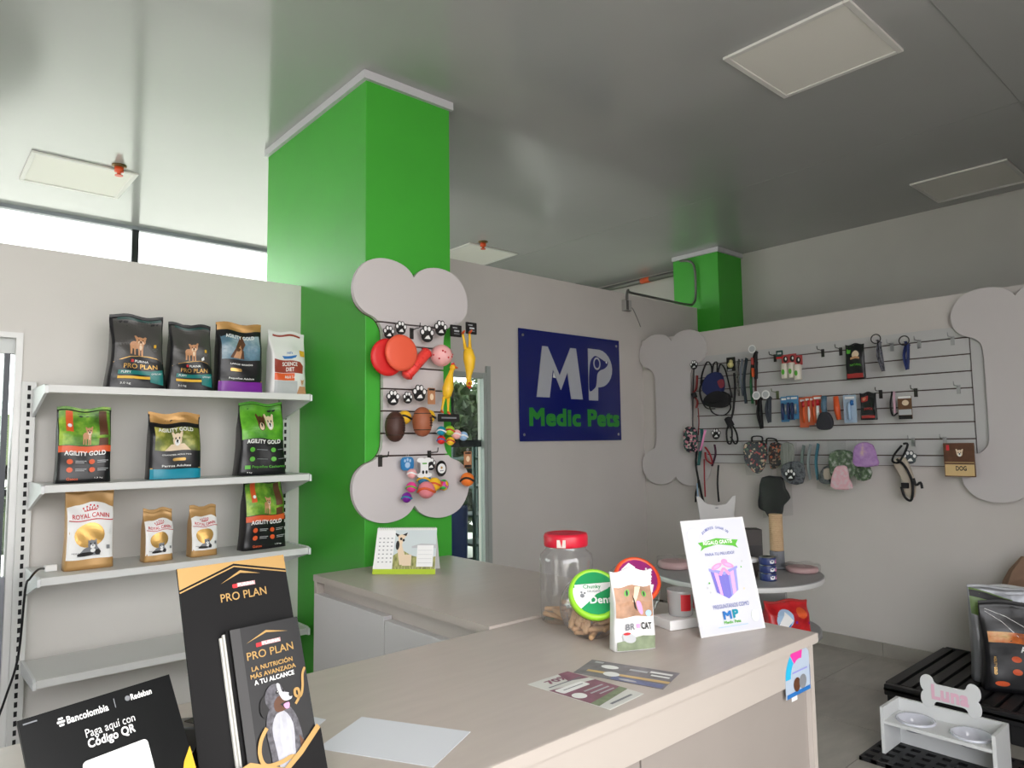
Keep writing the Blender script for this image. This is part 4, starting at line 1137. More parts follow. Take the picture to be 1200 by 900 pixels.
slant_jar('slanted clear jar with an orange and purple lid behind the treat pouch', 1.868, 1.535, R(-34), R(54), ORG, [
    ('face_print', mat('magenta_print', (150, 30, 110), 0.4), ('ell', 0, 0, 1.0)), ('white_field', PWHITE, ('poly', [(-0.3, -0.2), (0.75, -0.35), (0.6, -0.75), (-0.1, -0.6)])),
    ('white_field', PWHITE, ('poly', [(-0.75, 0.5), (-0.3, 0.85), (0.0, 0.6), (-0.2, 0.35)])),
    ('lettering', PWHITE, ('text', 'NUTS', 0.58, 0.15, 0.75, 0.36, 0.04, R(75)))], cont_b)

# treat pouch
it = [('cat_picture', mat('tabby_print', (168, 128, 100), 0.45, var=0.35, scale=26), ('rect', 0, 0.64, 1.8, 0.4)), ('white_top', PWHITE, ('poly', [(-0.9, 0.9), (-0.3, 0.98), (0.9, 0.98), (0.9, 0.84), (0.2, 0.82), (-0.6, 0.84)])),
      ('cat_picture', PCREAM, ('poly', [(-0.1, 0.62), (0.1, 0.8), (0.4, 0.82), (0.2, 0.7), (0.05, 0.6)])), ('cat_picture', PPINK, ('poly', spline([(0.1, 0.62), (0.32, 0.62), (0.42, 0.5), (0.35, 0.46), (0.2, 0.5)], 3))),
      ('cat_picture', PGREEN, ('ell', -0.35, 0.75, 0.13, 0.04)), ('cat_picture', PDARK, ('ell', -0.35, 0.75, 0.05, 0.035)), ('cat_picture', PGREEN, ('ell', 0.5, 0.74, 0.1, 0.035)), ('cat_picture', PDARK, ('ell', 0.5, 0.74, 0.04, 0.03)),
      ('cat_picture', PDARK, ('poly', [(-0.05, 0.63), (-0.12, 0.72), (0.0, 0.64), (0.12, 0.5), (0.0, 0.54)])),
      ('blue_badge', PLBLUE, ('ell', 0.66, 0.49, 0.14, 0.045)),
      ('lettering', GREY, ('text', 'BR', -0.3, 0.32, 0.42, 0.085, 0.04)), ('pink_cross', PPINK, ('rect', 0.08, 0.32, 0.18, 0.05)), ('lettering', PDARK, ('text', 'CAT', 0.5, 0.325, 0.52, 0.09, 0.04)),
      ('treat_picture', mat('sage_print', (150, 152, 122), 0.5, var=0.15, scale=30), ('poly', [(-0.9, 0.02), (0.9, 0.02), (0.9, 0.19), (0.3, 0.2), (-0.2, 0.17), (-0.9, 0.13)])), ('treat_picture', PGREY, ('ell', -0.36, 0.18, 0.32, 0.06, -0.4)), ('treat_picture', PRED, ('ell', -0.45, 0.235, 0.16, 0.018))]
bag('treat_pouch', 'small white cat treat pouch standing in front of the two slanted jars', (1.597, 1.312, CT + 0.001), 0.128, 0.214, 0.05, BAGWHT, it, rz=R(-26), seed=14, group=None, cat='pouch')

# upright poster
l3 = R(13.7)
sp_ = slanted(l3)
t = thing('counter_poster', 'white tilted poster with a purple gift box at the counter end', 'poster', (1.823, 1.235, CT + 0.001), R(-17))
QW, QH = 0.25, 0.345
MB().prism([(0, 0), (QW, 0), (QW, QH), (0, QH)], 0, -0.004, sp_).build('acrylic_panel', mat('acrylic_edge', (216, 216, 218), 0.15), t)
MB().prism([(0.06, 0), (QW - 0.06, 0), (QW - 0.06, 0.003), (0.06, 0.003)], 0, 1, lambda a, b, c: Vector((a, 0.004 + 0.05 * c, b))).build('foot', mat('acrylic_edge', (216, 216, 218), 0.15), t)
LIL = mat('lilac_print', (150, 150, 214), 0.5)
VIO = mat('violet_print', (118, 112, 196), 0.5)
PK2 = mat('rose_print', (240, 170, 224), 0.5)
TXT = mat('grey_blue_print', (120, 126, 176), 0.5)
it = [('paper', mat('poster_paper', (204, 205, 212), 0.5), ('rect', 0.49, 0.5, 0.95, 0.97))]
wd = '¿QUIERES GANAR UN'
for k, ch in enumerate(wd):
    if ch == ' ':
        continue
    a = R(140 - 100 * k / (len(wd) - 1))
    it.append(('lettering', TXT, ('text', ch, 0.5 + 0.26 * math.cos(a), 0.80 + 0.13 * math.sin(a) - 0.008, 0.026, 0.024, 0.03, a - PI / 2)))
it += [('green_ribbon', PGREEN, ('poly', [(0.27, 0.80), (0.5, 0.825), (0.77, 0.80), (0.74, 0.745), (0.5, 0.77), (0.29, 0.745)])), ('green_ribbon', PGREEN, ('poly', [(0.2, 0.795), (0.27, 0.80), (0.29, 0.745), (0.22, 0.72), (0.25, 0.755)])), ('green_ribbon', PGREEN, ('poly', [(0.84, 0.795), (0.77, 0.80), (0.74, 0.745), (0.82, 0.72), (0.79, 0.755)])),
       ('ribbon_lettering', PWHITE, ('text', 'REGALO GRATIS', 0.51, 0.788, 0.46, 0.034, 0.03)),
       ('lettering', TXT, ('text', 'PARA TU PELUDO?', 0.51, 0.685, 0.46, 0.026, 0.02)),
       ('gift_picture', VIO, ('poly', [(0.31, 0.54), (0.52, 0.50), (0.52, 0.29), (0.35, 0.355)])), ('gift_picture', LIL, ('poly', [(0.52, 0.50), (0.72, 0.54), (0.69, 0.355), (0.52, 0.29)])),
       ('gift_picture', VIO, ('poly', [(0.52, 0.50), (0.58, 0.512), (0.57, 0.31), (0.52, 0.29)])),
       ('gift_picture', PK2, ('poly', [(0.36, 0.531), (0.42, 0.519), (0.44, 0.322), (0.40, 0.338)])), ('gift_picture', PK2, ('poly', [(0.61, 0.518), (0.67, 0.53), (0.65, 0.338), (0.60, 0.32)])),
       ('gift_picture', LIL, ('poly', [(0.29, 0.565), (0.52, 0.525), (0.74, 0.565), (0.74, 0.545), (0.52, 0.495), (0.29, 0.54)])),
       ('gift_bow', PPINK, ('ell', 0.42, 0.575, 0.09, 0.022, 0.3)), ('gift_bow', PPINK, ('ell', 0.60, 0.58, 0.09, 0.022, -0.3)), ('gift_bow', PPINK, ('ell', 0.55, 0.61, 0.05, 0.025)), ('gift_bow', PK2, ('ell', 0.42, 0.575, 0.05, 0.011, 0.3)), ('gift_bow', PK2, ('ell', 0.60, 0.58, 0.05, 0.011, -0.3)), ('gift_bow', PPINK, ('poly', [(0.5, 0.56), (0.42, 0.50), (0.47, 0.49), (0.54, 0.56)])), ('gift_bow', PPINK, ('poly', [(0.54, 0.56), (0.62, 0.50), (0.57, 0.49), (0.5, 0.56)])),
       ('confetti', PGREEN, ('ell', 0.26, 0.44, 0.012)), ('confetti', PGREY, ('ell', 0.22, 0.40, 0.012)), ('confetti', PGREY, ('ell', 0.83, 0.6, 0.012)), ('confetti', PGREEN, ('ell', 0.8, 0.55, 0.01)), ('confetti', PGREY, ('ell', 0.25, 0.36, 0.012)), ('confetti', PCREAM, ('ell', 0.78, 0.36, 0.014)),
       ('pale_swirl', mat('pale_green_print', (226, 236, 224), 0.5), ('ell', 0.87, 0.12, 0.06, 0.05)), ('pale_swirl', mat('pale_violet_print', (232, 232, 244), 0.5), ('ell', 0.14, 0.86, 0.08, 0.06)),
       ('lettering', TXT, ('text', 'PREGUNTANOS COMO', 0.53, 0.232, 0.56, 0.036, 0.01)),
       ('logo', PBLUE, ('text', 'M', 0.44, 0.155, 0.13, 0.07, 0.05)), ('logo', PTURQ, ('text', 'P', 0.57, 0.16, 0.09, 0.07, 0.05)), ('logo', PGREEN, ('text', 'Medic Pets', 0.5, 0.095, 0.26, 0.026, 0.03)),
       ('text_line', PLBLUE, ('rect', 0.5, 0.06, 0.46, 0.006))]
prints(t, sp_, QW, QH, it, base=0.0006, gap=0.00006)

# things half hidden behind the poster
t = thing('flat_carton', 'flat white carton with black lettering behind the poster', 'box', (1.905, 1.365, CT + 0.001), R(-17))
MB().box(-0.075, 0.075, -0.045, 0.045, 0, 0.03).build('carton', mat('white_carton', (226, 224, 222), 0.6), t, bevel=0.002)
prints(t, lambda x, z, e: Vector((x, z, 0.03 + e)), 0.075, 0.052, [('lettering', PDARK, ('text', 'PET', 0.1, 0.1, 0.9, 0.6, 0.05))])
t = thing('plastic_tub', 'clear plastic tub with a red label on the carton behind the poster', 'tub', (1.91, 1.368, CT + 0.032), R(-17))
MB().lathe([(0.036, 0), (0.038, 0.004), (0.042, 0.075), (0.043, 0.08)], 24).build('tub_body', clear('tub_plastic', (240, 240, 240), 0.3, 0.1, 0.35), t)
for a0 in (-2.2, -0.9):
    MB().prism([(a0 + 0.1 * k, b) for k in range(9) for b in (0.02,)] + [(a0 + 0.1 * k, 0.07) for k in range(8, -1, -1)], 0.0424, 0.0430, lambda a, b, c: (c * math.cos(a), c * math.sin(a), b)).build('red_label', PRED, t)

# stickers on the counter front
t = thing('arch_sticker', 'pale blue arched sticker with a pink arc on the counter end', 'sticker', (2.03, 1.0418, 0.703))
MB().prism([(-0.085, 0.0)] + [(0.085, 0.0)] + [(0.085 * math.cos(R(a)), 0.05 + 0.085 * math.sin(R(a))) for a in range(0, 181, 12)], 0, 0.0008, lambda a, b, c: (a, -c, b)).build('vinyl', mat('pale_sticker', (176, 190, 206), 0.4), t)
def arc(a0, a1, r0, r1, n=8):
    A = [R(a0 + (a1 - a0) * k / n) for k in range(n + 1)]
    return [(r1 * math.cos(a), 0.05 + r1 * math.sin(a)) for a in A] + [(r0 * math.cos(a), 0.05 + r0 * math.sin(a)) for a in A[::-1]]
prints(t, lambda x, z, e: Vector((x, -0.0008 - e, z)), 1, 1, [('pink_arc', mat('hot_pink_print', (232, 60, 160), 0.4), ('poly', arc(75, 128, 0.05, 0.085))), ('cyan_arc', mat('cyan_print', (40, 176, 216), 0.4), ('poly', arc(130, 178, 0.055, 0.085))),
    ('blue_foot', PBLUE, ('rect', 0.0, 0.006, 0.16, 0.012)), ('blue_foot', PBLUE, ('rect', 0.07, 0.04, 0.022, 0.06)), ('pet_picture', PBROWN, ('ell', -0.02, 0.03, 0.02, 0.02)), ('pet_picture', GREY, ('ell', 0.015, 0.032, 0.022, 0.02)), ('text_line', LIL, ('rect', 0, 0.066, 0.09, 0.004))], base=0.0004, gap=0.0002)
t = thing('price_sticker', 'tiny red and white sticker below the arched one', 'sticker', (2.016, 1.0536, 0.682))
MB().box(-0.016, 0.016, -0.0008, 0, 0, 0.03).build('paper', PWHITE, t)
prints(t, lambda x, z, e: Vector((x, -0.0008 - e, z)), 1, 1, [('red_half', PRED, ('rect', 0, 0.022, 0.03, 0.015))], base=0.0004)

# ================================================================ BONE BOARDS AND SIGN
def bone_poly():
    half = [(0.0, 0.578), (0.03, 0.612), (0.08, 0.638), (0.15, 0.65), (0.22, 0.642), (0.285, 0.61), (0.33, 0.55), (0.345, 0.48), (0.33, 0.415), (0.285, 0.37), (0.225, 0.345), (0.19, 0.30), (0.182, 0.24), (0.181, 0.12)]
    h = spline(half, 3, False)
    q1 = h
    q2 = [(x, -z) for x, z in reversed(h)]
    q3 = [(-x, -z) for x, z in h][1:]
    q4 = [(-x, z) for x, z in reversed(h)][:-1]
    return q1 + q2 + q3 + q4
BONE = bone_poly()

def clip_band(poly, lo, hi):
    for keep, lim in ((1, lo), (-1, hi)):
        out = []
        for i, p in enumerate(poly):
            q = poly[(i + 1) % len(poly)]
            a, b = (p[1] - lim) * keep, (q[1] - lim) * keep
            if a >= 0:
                out.append(p)
            if (a < 0) != (b < 0):
                k = a / (a - b)
                out.append((p[0] + (q[0] - p[0]) * k, lim))
        poly = out
    return poly

def bone_outline_board(t, th, m, name, slats=None):
    put = lambda a, b, c: Vector((a, -c, b))
    if not slats:
        return MB().prism(BONE, 0, th, put).build(name, m, t, bevel=0.003)
    MB().prism([(x * 0.985, z * 0.993) for x, z in BONE], 0, 0.010, put).build('backing_board', GROOVE, t)
    gz = [-9] + slats + [9]
    for a, b in zip(gz[:-1], gz[1:]):
        MB().prism(clip_band(BONE, a + 0.004, b - 0.004), 0.0102, th, put).build(name, m, t)

CB = thing('bone_display_board', 'white bone shaped slatwall board hung on the green column', 'display board', (1.955, 3.0035, 1.72))
bone_outline_board(CB, 0.034, BONEW, 'slat', [-0.328 + 0.1095 * k for k in range(7)])

LB = thing('bone_decoration', 'plain white bone shaped display in the corner beside the blue sign', 'panel', (4.953, 3.545, 1.72), R(-90))
bone_outline_board(LB, 0.016, BONEW, 'panel_face')
MB().box(-0.15, 0.15, 0.0005, 0.036, -0.4, 0.4).build('spacer', BONEW, LB)
RB = thing('bone_decoration', 'plain white bone shaped display cut by the right edge of the picture', 'panel', (4.953, 1.09, 1.70), R(-90))
bone_outline_board(RB, 0.016, BONEW, 'panel_face')
MB().box(-0.15, 0.15, 0.0005, 0.036, -0.4, 0.4).build('spacer', BONEW, RB)

t = thing('slatwall_board', 'long slatwall board on the right wall between two bone shapes', 'slatwall', (4.9895, 2.3, 1.69))
put = lambda a, b, c: Vector((4.9895 - c, a, b))
MB().prism([(3.34, 1.258), (1.345, 1.258), (1.345, 2.135), (3.34, 2.135)], 0, 0.006, put).build('backing_board', GROOVE, t, world=True)
gz = [1.258] + [1.328 + 0.1048 * k for k in range(8)] + [2.137]
for k, (a, b) in enumerate(zip(gz[:-1], gz[1:])):
    MB().prism([(3.34, a + 0.004), (1.352, a + 0.004), (1.352, b - 0.004), (3.34, b - 0.004)], 0.0062, 0.022, put).build('slat', mat('slat_white', (192, 191, 190), 0.5), t, world=True)
side = [(1.345, 1.325)] + [(1.272 + 0.06 - 0.06 * math.sin(R(a)), 1.325 + 0.075 - 0.075 * math.cos(R(a))) for a in (0, 20, 40, 60, 80, 90)] + [(1.262, 1.92), (1.268, 2.0), (1.285, 2.05), (1.345, 2.08)]
MB().prism(side, 0.0, 0.02, put).build('side_strip', mat('slat_white', (192, 191, 190)), t, world=True)

# hooks
def hook(label, loc, rz=R(-90), L=0.09, m=None, plate=True, group='slatwall hooks on the right wall', tag_=True):
    t = thing('slatwall_hook', label, 'hook', loc, rz, group)
    m = m or CHROME
    if plate:
        MB().box(-0.011, 0.011, -0.004, -0.0005, -0.045, 0.012).build('back_plate', m, t)
    MB().tube(spline([(0, -0.003, 0.0), (0, -L * 0.6, 0.004), (0, -L * 0.92, 0.006), (0, -L, 0.028)], 4, False), 0.0028, 6).build('prong', m, t)
    return t
DKH = mat('dark_steel', (62, 60, 58), 0.4, 0.5)
XR = 4.967
for px, lab, m_ in (((2.625, 2.073), 'dark empty hook on the top groove, between the leashes and the white rolls', DKH), ((2.261, 2.073), 'dark empty hook on the top groove, just right of the white rolls', DKH), ((2.134, 2.071), 'dark empty hook on the top groove, left of the black treat bag', DKH),
                   ((1.796, 2.065), 'bright empty hook on the top groove between grey and blue collars', CHROME), ((1.630, 2.066), 'bright empty hook on the top groove just right of the blue collar', CHROME), ((1.439, 2.065), 'bright empty hook at the right end of the top groove', CHROME),
                   ((2.618, 1.795), 'green tinted empty hook on the middle groove left of the brush packs', mat('greenish_steel', (120, 130, 96), 0.3, 0.8)), ((1.884, 1.754), 'dark empty hook on the middle groove beside the red lettered bag', DKH), ((1.668, 1.752), 'grey empty hook on the middle groove beside the brown card', DKH), ((1.424, 1.757), 'bright empty hook at the right end of the middle groove', CHROME),
                   ((1.702, 1.432), 'bright empty hook on the low groove beside the beige muzzle', CHROME), ((1.519, 1.435), 'bright empty hook on the low groove left of the terrier picture card', CHROME)):
    hook(lab, (XR, px[0], px[1]), m=m_)
for x, z, lab in ((1.938, 2.023, 'dark hook on the column bone board between the two pairs of top paw tags'), (1.757, 1.386, 'dark hook at the left end of the lowest groove of the column bone board'), (2.043, 1.401, 'dark hook in the lowest groove of the column bone board, above the paw tag')):
    hook(lab, (x, 2.969, z), 0, 0.08, DKH, True, 'hooks on the column bone board')

# blue sign
NAVY = mat('navy_acrylic', (18, 28, 104), 0.22)
SILV = mat('silver_lettering', (176, 178, 186), 0.4)
t = thing('shop_sign', 'square navy blue sign with silver and green letters on the back wall', 'sign', (3.488, SW - 0.0005, 1.455))
SGW, SGH = 1.163, 0.855
MB().box(0, SGW, -0.022, -0.012, 0, SGH).build('panel', NAVY, t, bevel=0.002)
for x in (0.04, SGW - 0.04):
    for z in (0.05, SGH - 0.05):
        MB().lathe([(0.011, 0.0), (0.011, 0.024), (0.008, 0.026)], 12, org=(x, -0.0005, z), rot=Matrix.Rotation(R(90), 3, 'X')).build('standoff_screw', CHROME, t)
put = lambda o: (lambda a, b, c: Vector((a * SGW, -0.0222 - c, b * SGH)))
Mp = [(0.148, 0.395), (0.205, 0.86), (0.255, 0.86), (0.365, 0.60), (0.475, 0.87), (0.53, 0.87), (0.588, 0.39), (0.475, 0.39), (0.44, 0.64), (0.375, 0.47), (0.30, 0.66), (0.265, 0.395)]
MB().prism(Mp, 0, 0.006, put(0)).build('letter_m', SILV, t)
Pp = [(0.655, 0.385), (0.655, 0.885)] + [(0.76 + 0.148 * math.cos(R(a)), 0.70 + 0.185 * math.sin(R(a))) for a in range(84, -91, -14)] + [(0.752, 0.515), (0.748, 0.385)]
MB().prism(Pp, 0, 0.006, put(0)).build('letter_p', SILV, t)
dog = spline([(0.70, 0.80), (0.73, 0.82), (0.78, 0.80), (0.83, 0.775), (0.862, 0.775), (0.855, 0.735), (0.82, 0.70), (0.775, 0.68), (0.745, 0.64), (0.735, 0.56), (0.72, 0.51), (0.662, 0.47), (0.655, 0.56), (0.66, 0.66), (0.675, 0.76)], 3)
MB().prism(dog, 0.0062, 0.0068, put(0)).build('dog_silhouette', NAVY, t)
ring = [(0.742 + 0.038 * math.cos(a), 0.745 + 0.062 * math.sin(a)) for a in [2 * PI * k / 24 for k in range(24)]]
mb = MB()
n_ = len(ring)
mb.add([Vector((x * SGW, -0.0296, z * SGH)) for x, z in ring] + [Vector(((0.742 + (x - 0.742) * 0.68) * SGW, -0.0296, (0.745 + (z - 0.745) * 0.72) * SGH)) for x, z in ring], [(i, (i + 1) % n_, n_ + (i + 1) % n_, n_ + i) for i in range(n_)])
mb.build('dog_ear', SILV, t)
MB().prism(ellipse(0.845, 0.765, 0.008, 0.011, 10), 0.007, 0.0074, put(0)).build('dog_nose_dot', PWHITE, t)  # white dot at the dog's nose
MB().prism([(0.298, 0.58), (0.305, 0.63), (0.325, 0.575)], 0.0062, 0.0068, put(0)).build('cat_ear', PWHITE, t)
prints(t, lambda x, z, e: Vector((x, -0.0225 - e, z)), SGW, SGH, [('lettering', mat('sign_green', (40, 138, 44), 0.45), ('text', 'Medic Pets', 0.53, 0.215, 0.9, 0.165, 0.05))])

# ================================================================ SMALL GOODS
def card(name, label, loc, rz, w, h, m, items=(), th=0.004, cat='card', group=None, hole=True, r=0.004, tiltx=0.0):
    """Flat hanging pack; loc is the middle of its upper edge."""
    t = thing(name, label, cat, loc, rz, group)
    put = lambda a, b, c: Vector((a, -c, b))
    MB().prism(rrect(0, -h / 2, w, h, r, 3), 0, th, put).build('card_face', m, t)
    if hole:
        MB().tube(spline([(0, -th / 2, -0.004), (0.006, -th / 2, 0.008), (0, -th / 2, 0.016), (-0.006, -th / 2, 0.008), (0, -th / 2, -0.004)], 3, False), 0.0012, 5).build('hang_loop', mat('clear_loop', (190, 190, 190), 0.3), t)
    if items:
        prints(t, lambda x, z, e: Vector((x, -th - e, z - h)), w / 2, h, items, base=0.0006, gap=0.0001)
    return t

def paw(label, loc, rz, w, m=None, face=None, group='paw shaped tags'):
    t = thing('paw_tag', label, 'pet tag', loc, rz, group)
    m = m or PDARK
    put = lambda a, b, c: Vector((a, -c, b))
    b = MB()
    toes = ((-0.34, 0.10), (-0.13, 0.32), (0.13, 0.32), (0.34, 0.10))
    b.prism(ellipse(0, -0.16 * w, 0.40 * w, 0.33 * w, 18), 0, 0.004, put)
    for x, z in toes:
        b.prism(ellipse(x * w, z * w, 0.16 * w, 0.2 * w, 12), 0.0001, 0.0042, put)
    stuff(b.build('card_face', m, t))
    b = MB()
    for x, z in toes:
        b.prism(ellipse(x * w, z * w, 0.105 * w, 0.14 * w, 12), 0.0043, 0.005, put)
    stuff(b.build('toe_print', face or PWHITE, t))
    MB().prism([(-0.2 * w, -0.3 * w), (0.22 * w, -0.28 * w), (0.1 * w, -0.06 * w), (-0.05 * w, -0.12 * w)], 0.0042, 0.0048, put).build('pad_print', PWHITE, t)
    return t

def ball_toy(label, loc, r, m, m2=None, group=None, sq=(1, 1, 1), name='toy_ball'):
    t = thing(name, label, 'toy ball', loc, 0, group)
    MB().ball((0, 0, 0), r, m, 18, 12, sq).build('ball', None, t)
    if m2:
        MB().tube([(1.0 * r * math.cos(a), 1.0 * r * math.sin(a), 0.25 * r * math.sin(2 * a)) for a in [2 * PI * k / 24 for k in range(25)]], 0.16 * r, 6, m2).build('stripe', None, t)
    return t

# --- column bone board
CY = 2.93
g1 = 'paw tags on the column bone board'
for (x, z), w, dy, lab in (((1.775, 1.991), 0.064, 0, 'left small black paw tag at the top of the column bone'), ((1.831, 2.015), 0.066, -0.02, 'small black paw tag right above the coral frisbee'),
                        ((1.999, 2.003), 0.086, 0, 'large black paw tag, left of the two beside the dark cards'), ((2.068, 2.036), 0.08, -0.022, 'large black paw tag touching the dark square cards'),
                        ((1.799, 1.672), 0.074, 0, 'black paw tag above the dark brown football'), ((1.882, 1.675), 0.058, 0, 'narrow black paw tag in the middle of the fourth groove'), ((1.937, 1.698), 0.082, -0.022, 'large black paw tag above the tan football'),
                        ((2.017, 1.346), 0.062, 0, 'black paw tag on the lowest groove beside the white bone tag')):
    paw(lab, (x, CY - 0.01 + dy, z), 0, w, group=g1)
for (x, z), dy, lab in (((2.166, 2.063), 0.0, 'dark square card beside the large paw tags'), ((2.251, 2.083), -0.02, 'dark square card farthest right at the top of the column bone')):
    card('pet_tag_card', lab, (x, CY - 0.03 + dy, z), 0, 0.072, 0.062, PDARK, [('print', PGREY, ('rect', 0.1, 0.5, 0.9, 0.14)), ('print', PGREY, ('rect', -0.2, 0.76, 0.8, 0.08)), ('print', GREY, ('rect', 0.1, 0.26, 1.0, 0.08))], group='dark tag cards on the column board')

def disc(label, loc, r, m):
    t = thing('rubber_frisbee', label, 'frisbee', loc, 0, 'rubber frisbees')
    MB().lathe([(0.004, 0.022), (r * 0.8, 0.022), (r * 0.95, 0.018), (r, 0.008), (r * 0.97, 0.0), (r * 0.9, 0.004)], 36, rot=Matrix.Rotation(R(90), 3, 'X')).build('disc', m, t)
disc('deep red rubber frisbee, behind the coral one on the column bone', (*(lambda p: (p[0], CY, p[1]))((1.770, 1.869)),), 0.092, mat('red_rubber', (216, 34, 34), 0.45))
disc('coral rubber frisbee in front of the red one on the column bone', (*(lambda p: (p[0], CY - 0.04, p[1]))((1.823, 1.890)),), 0.09, mat('coral_rubber', (236, 96, 66), 0.5))
t = thing('rubber_stick_toy', 'red spotted rubber stick toy hanging diagonally beside the frisbees', 'dog toy', (*(lambda p: (p[0], CY - 0.02, p[1]))((1.932, 1.847)),))
SPOT = mottled('spotted_red_rubber', [(0.25, (176, 26, 30)), (0.4, (236, 60, 54)), (0.7, (240, 78, 66))], 60, 0.45)
mb = MB(); mb.tube([(-0.066, 0, -0.07), (-0.06, 0, -0.062), (0.06, 0, 0.062), (0.066, 0, 0.068)], [0.022, 0.028, 0.028, 0.022], 12); mb.build('stick', SPOT, t)
for s in (-1, 1):
    MB().lathe([(0.026, -0.004), (0.032, 0.0), (0.026, 0.006)], 14, org=(0.058 * s, 0, 0.06 * s), rot=Matrix.Rotation(R(45), 3, 'Y')).build('end_collar', mat('red_rubber', (216, 34, 34)), t)
t = thing('spotted_ball_toy', 'pale pink ball toy with red dots beside the red stick toy', 'dog toy', (*(lambda p: (p[0], CY - 0.04, p[1]))((2.067, 1.895)),))
MB().ball((0, 0, 0), 0.056, mat('pale_pink_rubber', (240, 178, 176), 0.5), 20, 12).build('ball', None, t)
for k in range(9):
    a, e = k * 2.4, -0.5 + 0.12 * k
    p = Vector((math.cos(a) * math.cos(e), -abs(math.sin(a)) * math.cos(e), math.sin(e))) * 0.0555
    MB().ball(p, 0.005, PRED, 8, 5).build('dot', None, t)

YR = mat('yellow_rubber', (240, 190, 40), 0.45)
def chicken(label, loc, rot, s):
    t = thing('rubber_chicken', label, 'dog toy', loc, 0, 'yellow rubber chickens')
    q = Matrix.Rotation(rot, 3, 'Y')
    T = lambda pts: [q @ (Vector(p) * s) for p in pts]
    MB().tube(T([(0, 0, -0.5), (0, -0.02, -0.42), (0, -0.03, -0.2), (0.02, -0.02, 0.05), (0.06, 0, 0.25), (0.09, 0, 0.36), (0.1, 0, 0.42)]), [0.05 * s, 0.13 * s, 0.17 * s, 0.13 * s, 0.075 * s, 0.07 * s, 0.04 * s], 12).build('body', YR, t)
    MB().ball(q @ (Vector((0.1, -0.02, 0.46)) * s), 0.095 * s, YR, 12, 8).build('head', None, t)
    MB().tube(T([(0.14, -0.08, 0.47), (0.2, -0.16, 0.45)]), [0.045 * s, 0.012 * s], 8).build('beak', PORANGE, t)
    MB().prism([(0.02, 0.52), (0.06, 0.6), (0.09, 0.55), (0.12, 0.62), (0.15, 0.55), (0.19, 0.56), (0.17, 0.5)], -0.015, 0.015, lambda a, b, c: q @ (Vector((a, c - 0.02, b)) * s)).build('comb', mat('red_rubber', (216, 34, 34)), t)
    for x in (-0.08, 0.07):
        MB().tube(T([(x, 0, -0.46), (x * 1.3, -0.01, -0.7), (x * 1.6, -0.01, -0.9)]), [0.055 * s, 0.035 * s, 0.03 * s], 8).build('leg', YR, t)
        MB().tube(T([(x * 1.6, -0.01, -0.9), (x * 1.7, -0.12, -0.96)]), [0.045 * s, 0.02 * s], 6).build('foot', PORANGE, t)
chicken('yellow rubber chicken hanging upright left of the door frame', (*(lambda p: (p[0], CY - 0.06, p[1]))((2.093, 1.760)),), R(8), 0.17)
chicken('yellow rubber chicken hanging upside down, legs up, right of the other chicken', (*(lambda p: (p[0], CY - 0.09, p[1]))((2.209, 1.846)),), R(172), 0.19)

card('tag_card', 'narrow tan card beside the paw tags above the footballs', (*(lambda p: (p[0], CY - 0.05, p[1]))((1.996, 1.726)),), 0, 0.044, 0.082, mat('tan_card', (176, 122, 84), 0.5), [('print', PDARK, ('rect', 0, 0.9, 1.6, 0.12)), ('print', PCREAM, ('ell', 0, 0.45, 0.5, 0.2))], group=None)
def football(label, loc, m, lace):
    t = thing('toy_football', label, 'dog toy', loc, 0, 'toy footballs')
    pr = [(0.049 * math.sin(PI * (0.02 + 0.96 * k / 14)) ** 0.85, -0.073 * math.cos(PI * (0.02 + 0.96 * k / 14))) for k in range(15)]
    MB().lathe(pr, 20).build('ball', m, t)
    for z in (-0.04, 0.04):
        rr = 0.049 * math.sin(math.acos(z / 0.073)) ** 0.85 + 0.0006
        MB().lathe([(rr, z - 0.002), (rr + 0.001, z), (rr, z + 0.002)], 20, cap=False).build('stripe', lace, t)
    b = MB()
    for k in range(4):
        b.box(0.012, 0.028, -0.0475, -0.044, -0.018 + k * 0.012 - 0.002, -0.018 + k * 0.012 + 0.002)
    b.box(0.0185, 0.0215, -0.048, -0.044, -0.026, 0.026)
    b.build('lace', lace, t)
football('dark brown toy football, left one on the column bone', (*(lambda p: (p[0], CY - 0.03, p[1]))((1.799, 1.532)),), mat('dark_brown_rubber', (70, 40, 30), 0.5, bump=0.2, bscale=200), mat('dark_lace', (44, 26, 20), 0.6))
football('tan brown toy football, right one on the column bone', (*(lambda p: (p[0], CY - 0.06, p[1]))((1.936, 1.556)),), mat('tan_brown_rubber', (158, 90, 58), 0.5, bump=0.2, bscale=200), mat('dark_lace', (44, 26, 20)))
def bp(p, dy):
    return (p[0], CY - dy, p[1])
ball_toy('yellow ball with dark face left of the tan football', bp((1.872, 1.579), 0.0), 0.034, YR, PDARK, 'yellow face balls')
ball_toy('yellow ball with dark face right of the tan football', bp((2.008, 1.585), 0.01), 0.034, YR, PDARK, 'yellow face balls')
card('tag_card', 'black bar shaped tag beside the right yellow ball', bp((2.124, 1.599), 0.02), 0, 0.135, 0.04, PDARK, [('print', GREY, ('rect', 0, 0.5, 1.4, 0.2))])
gb = 'small colourful balls hanging at the board edge'
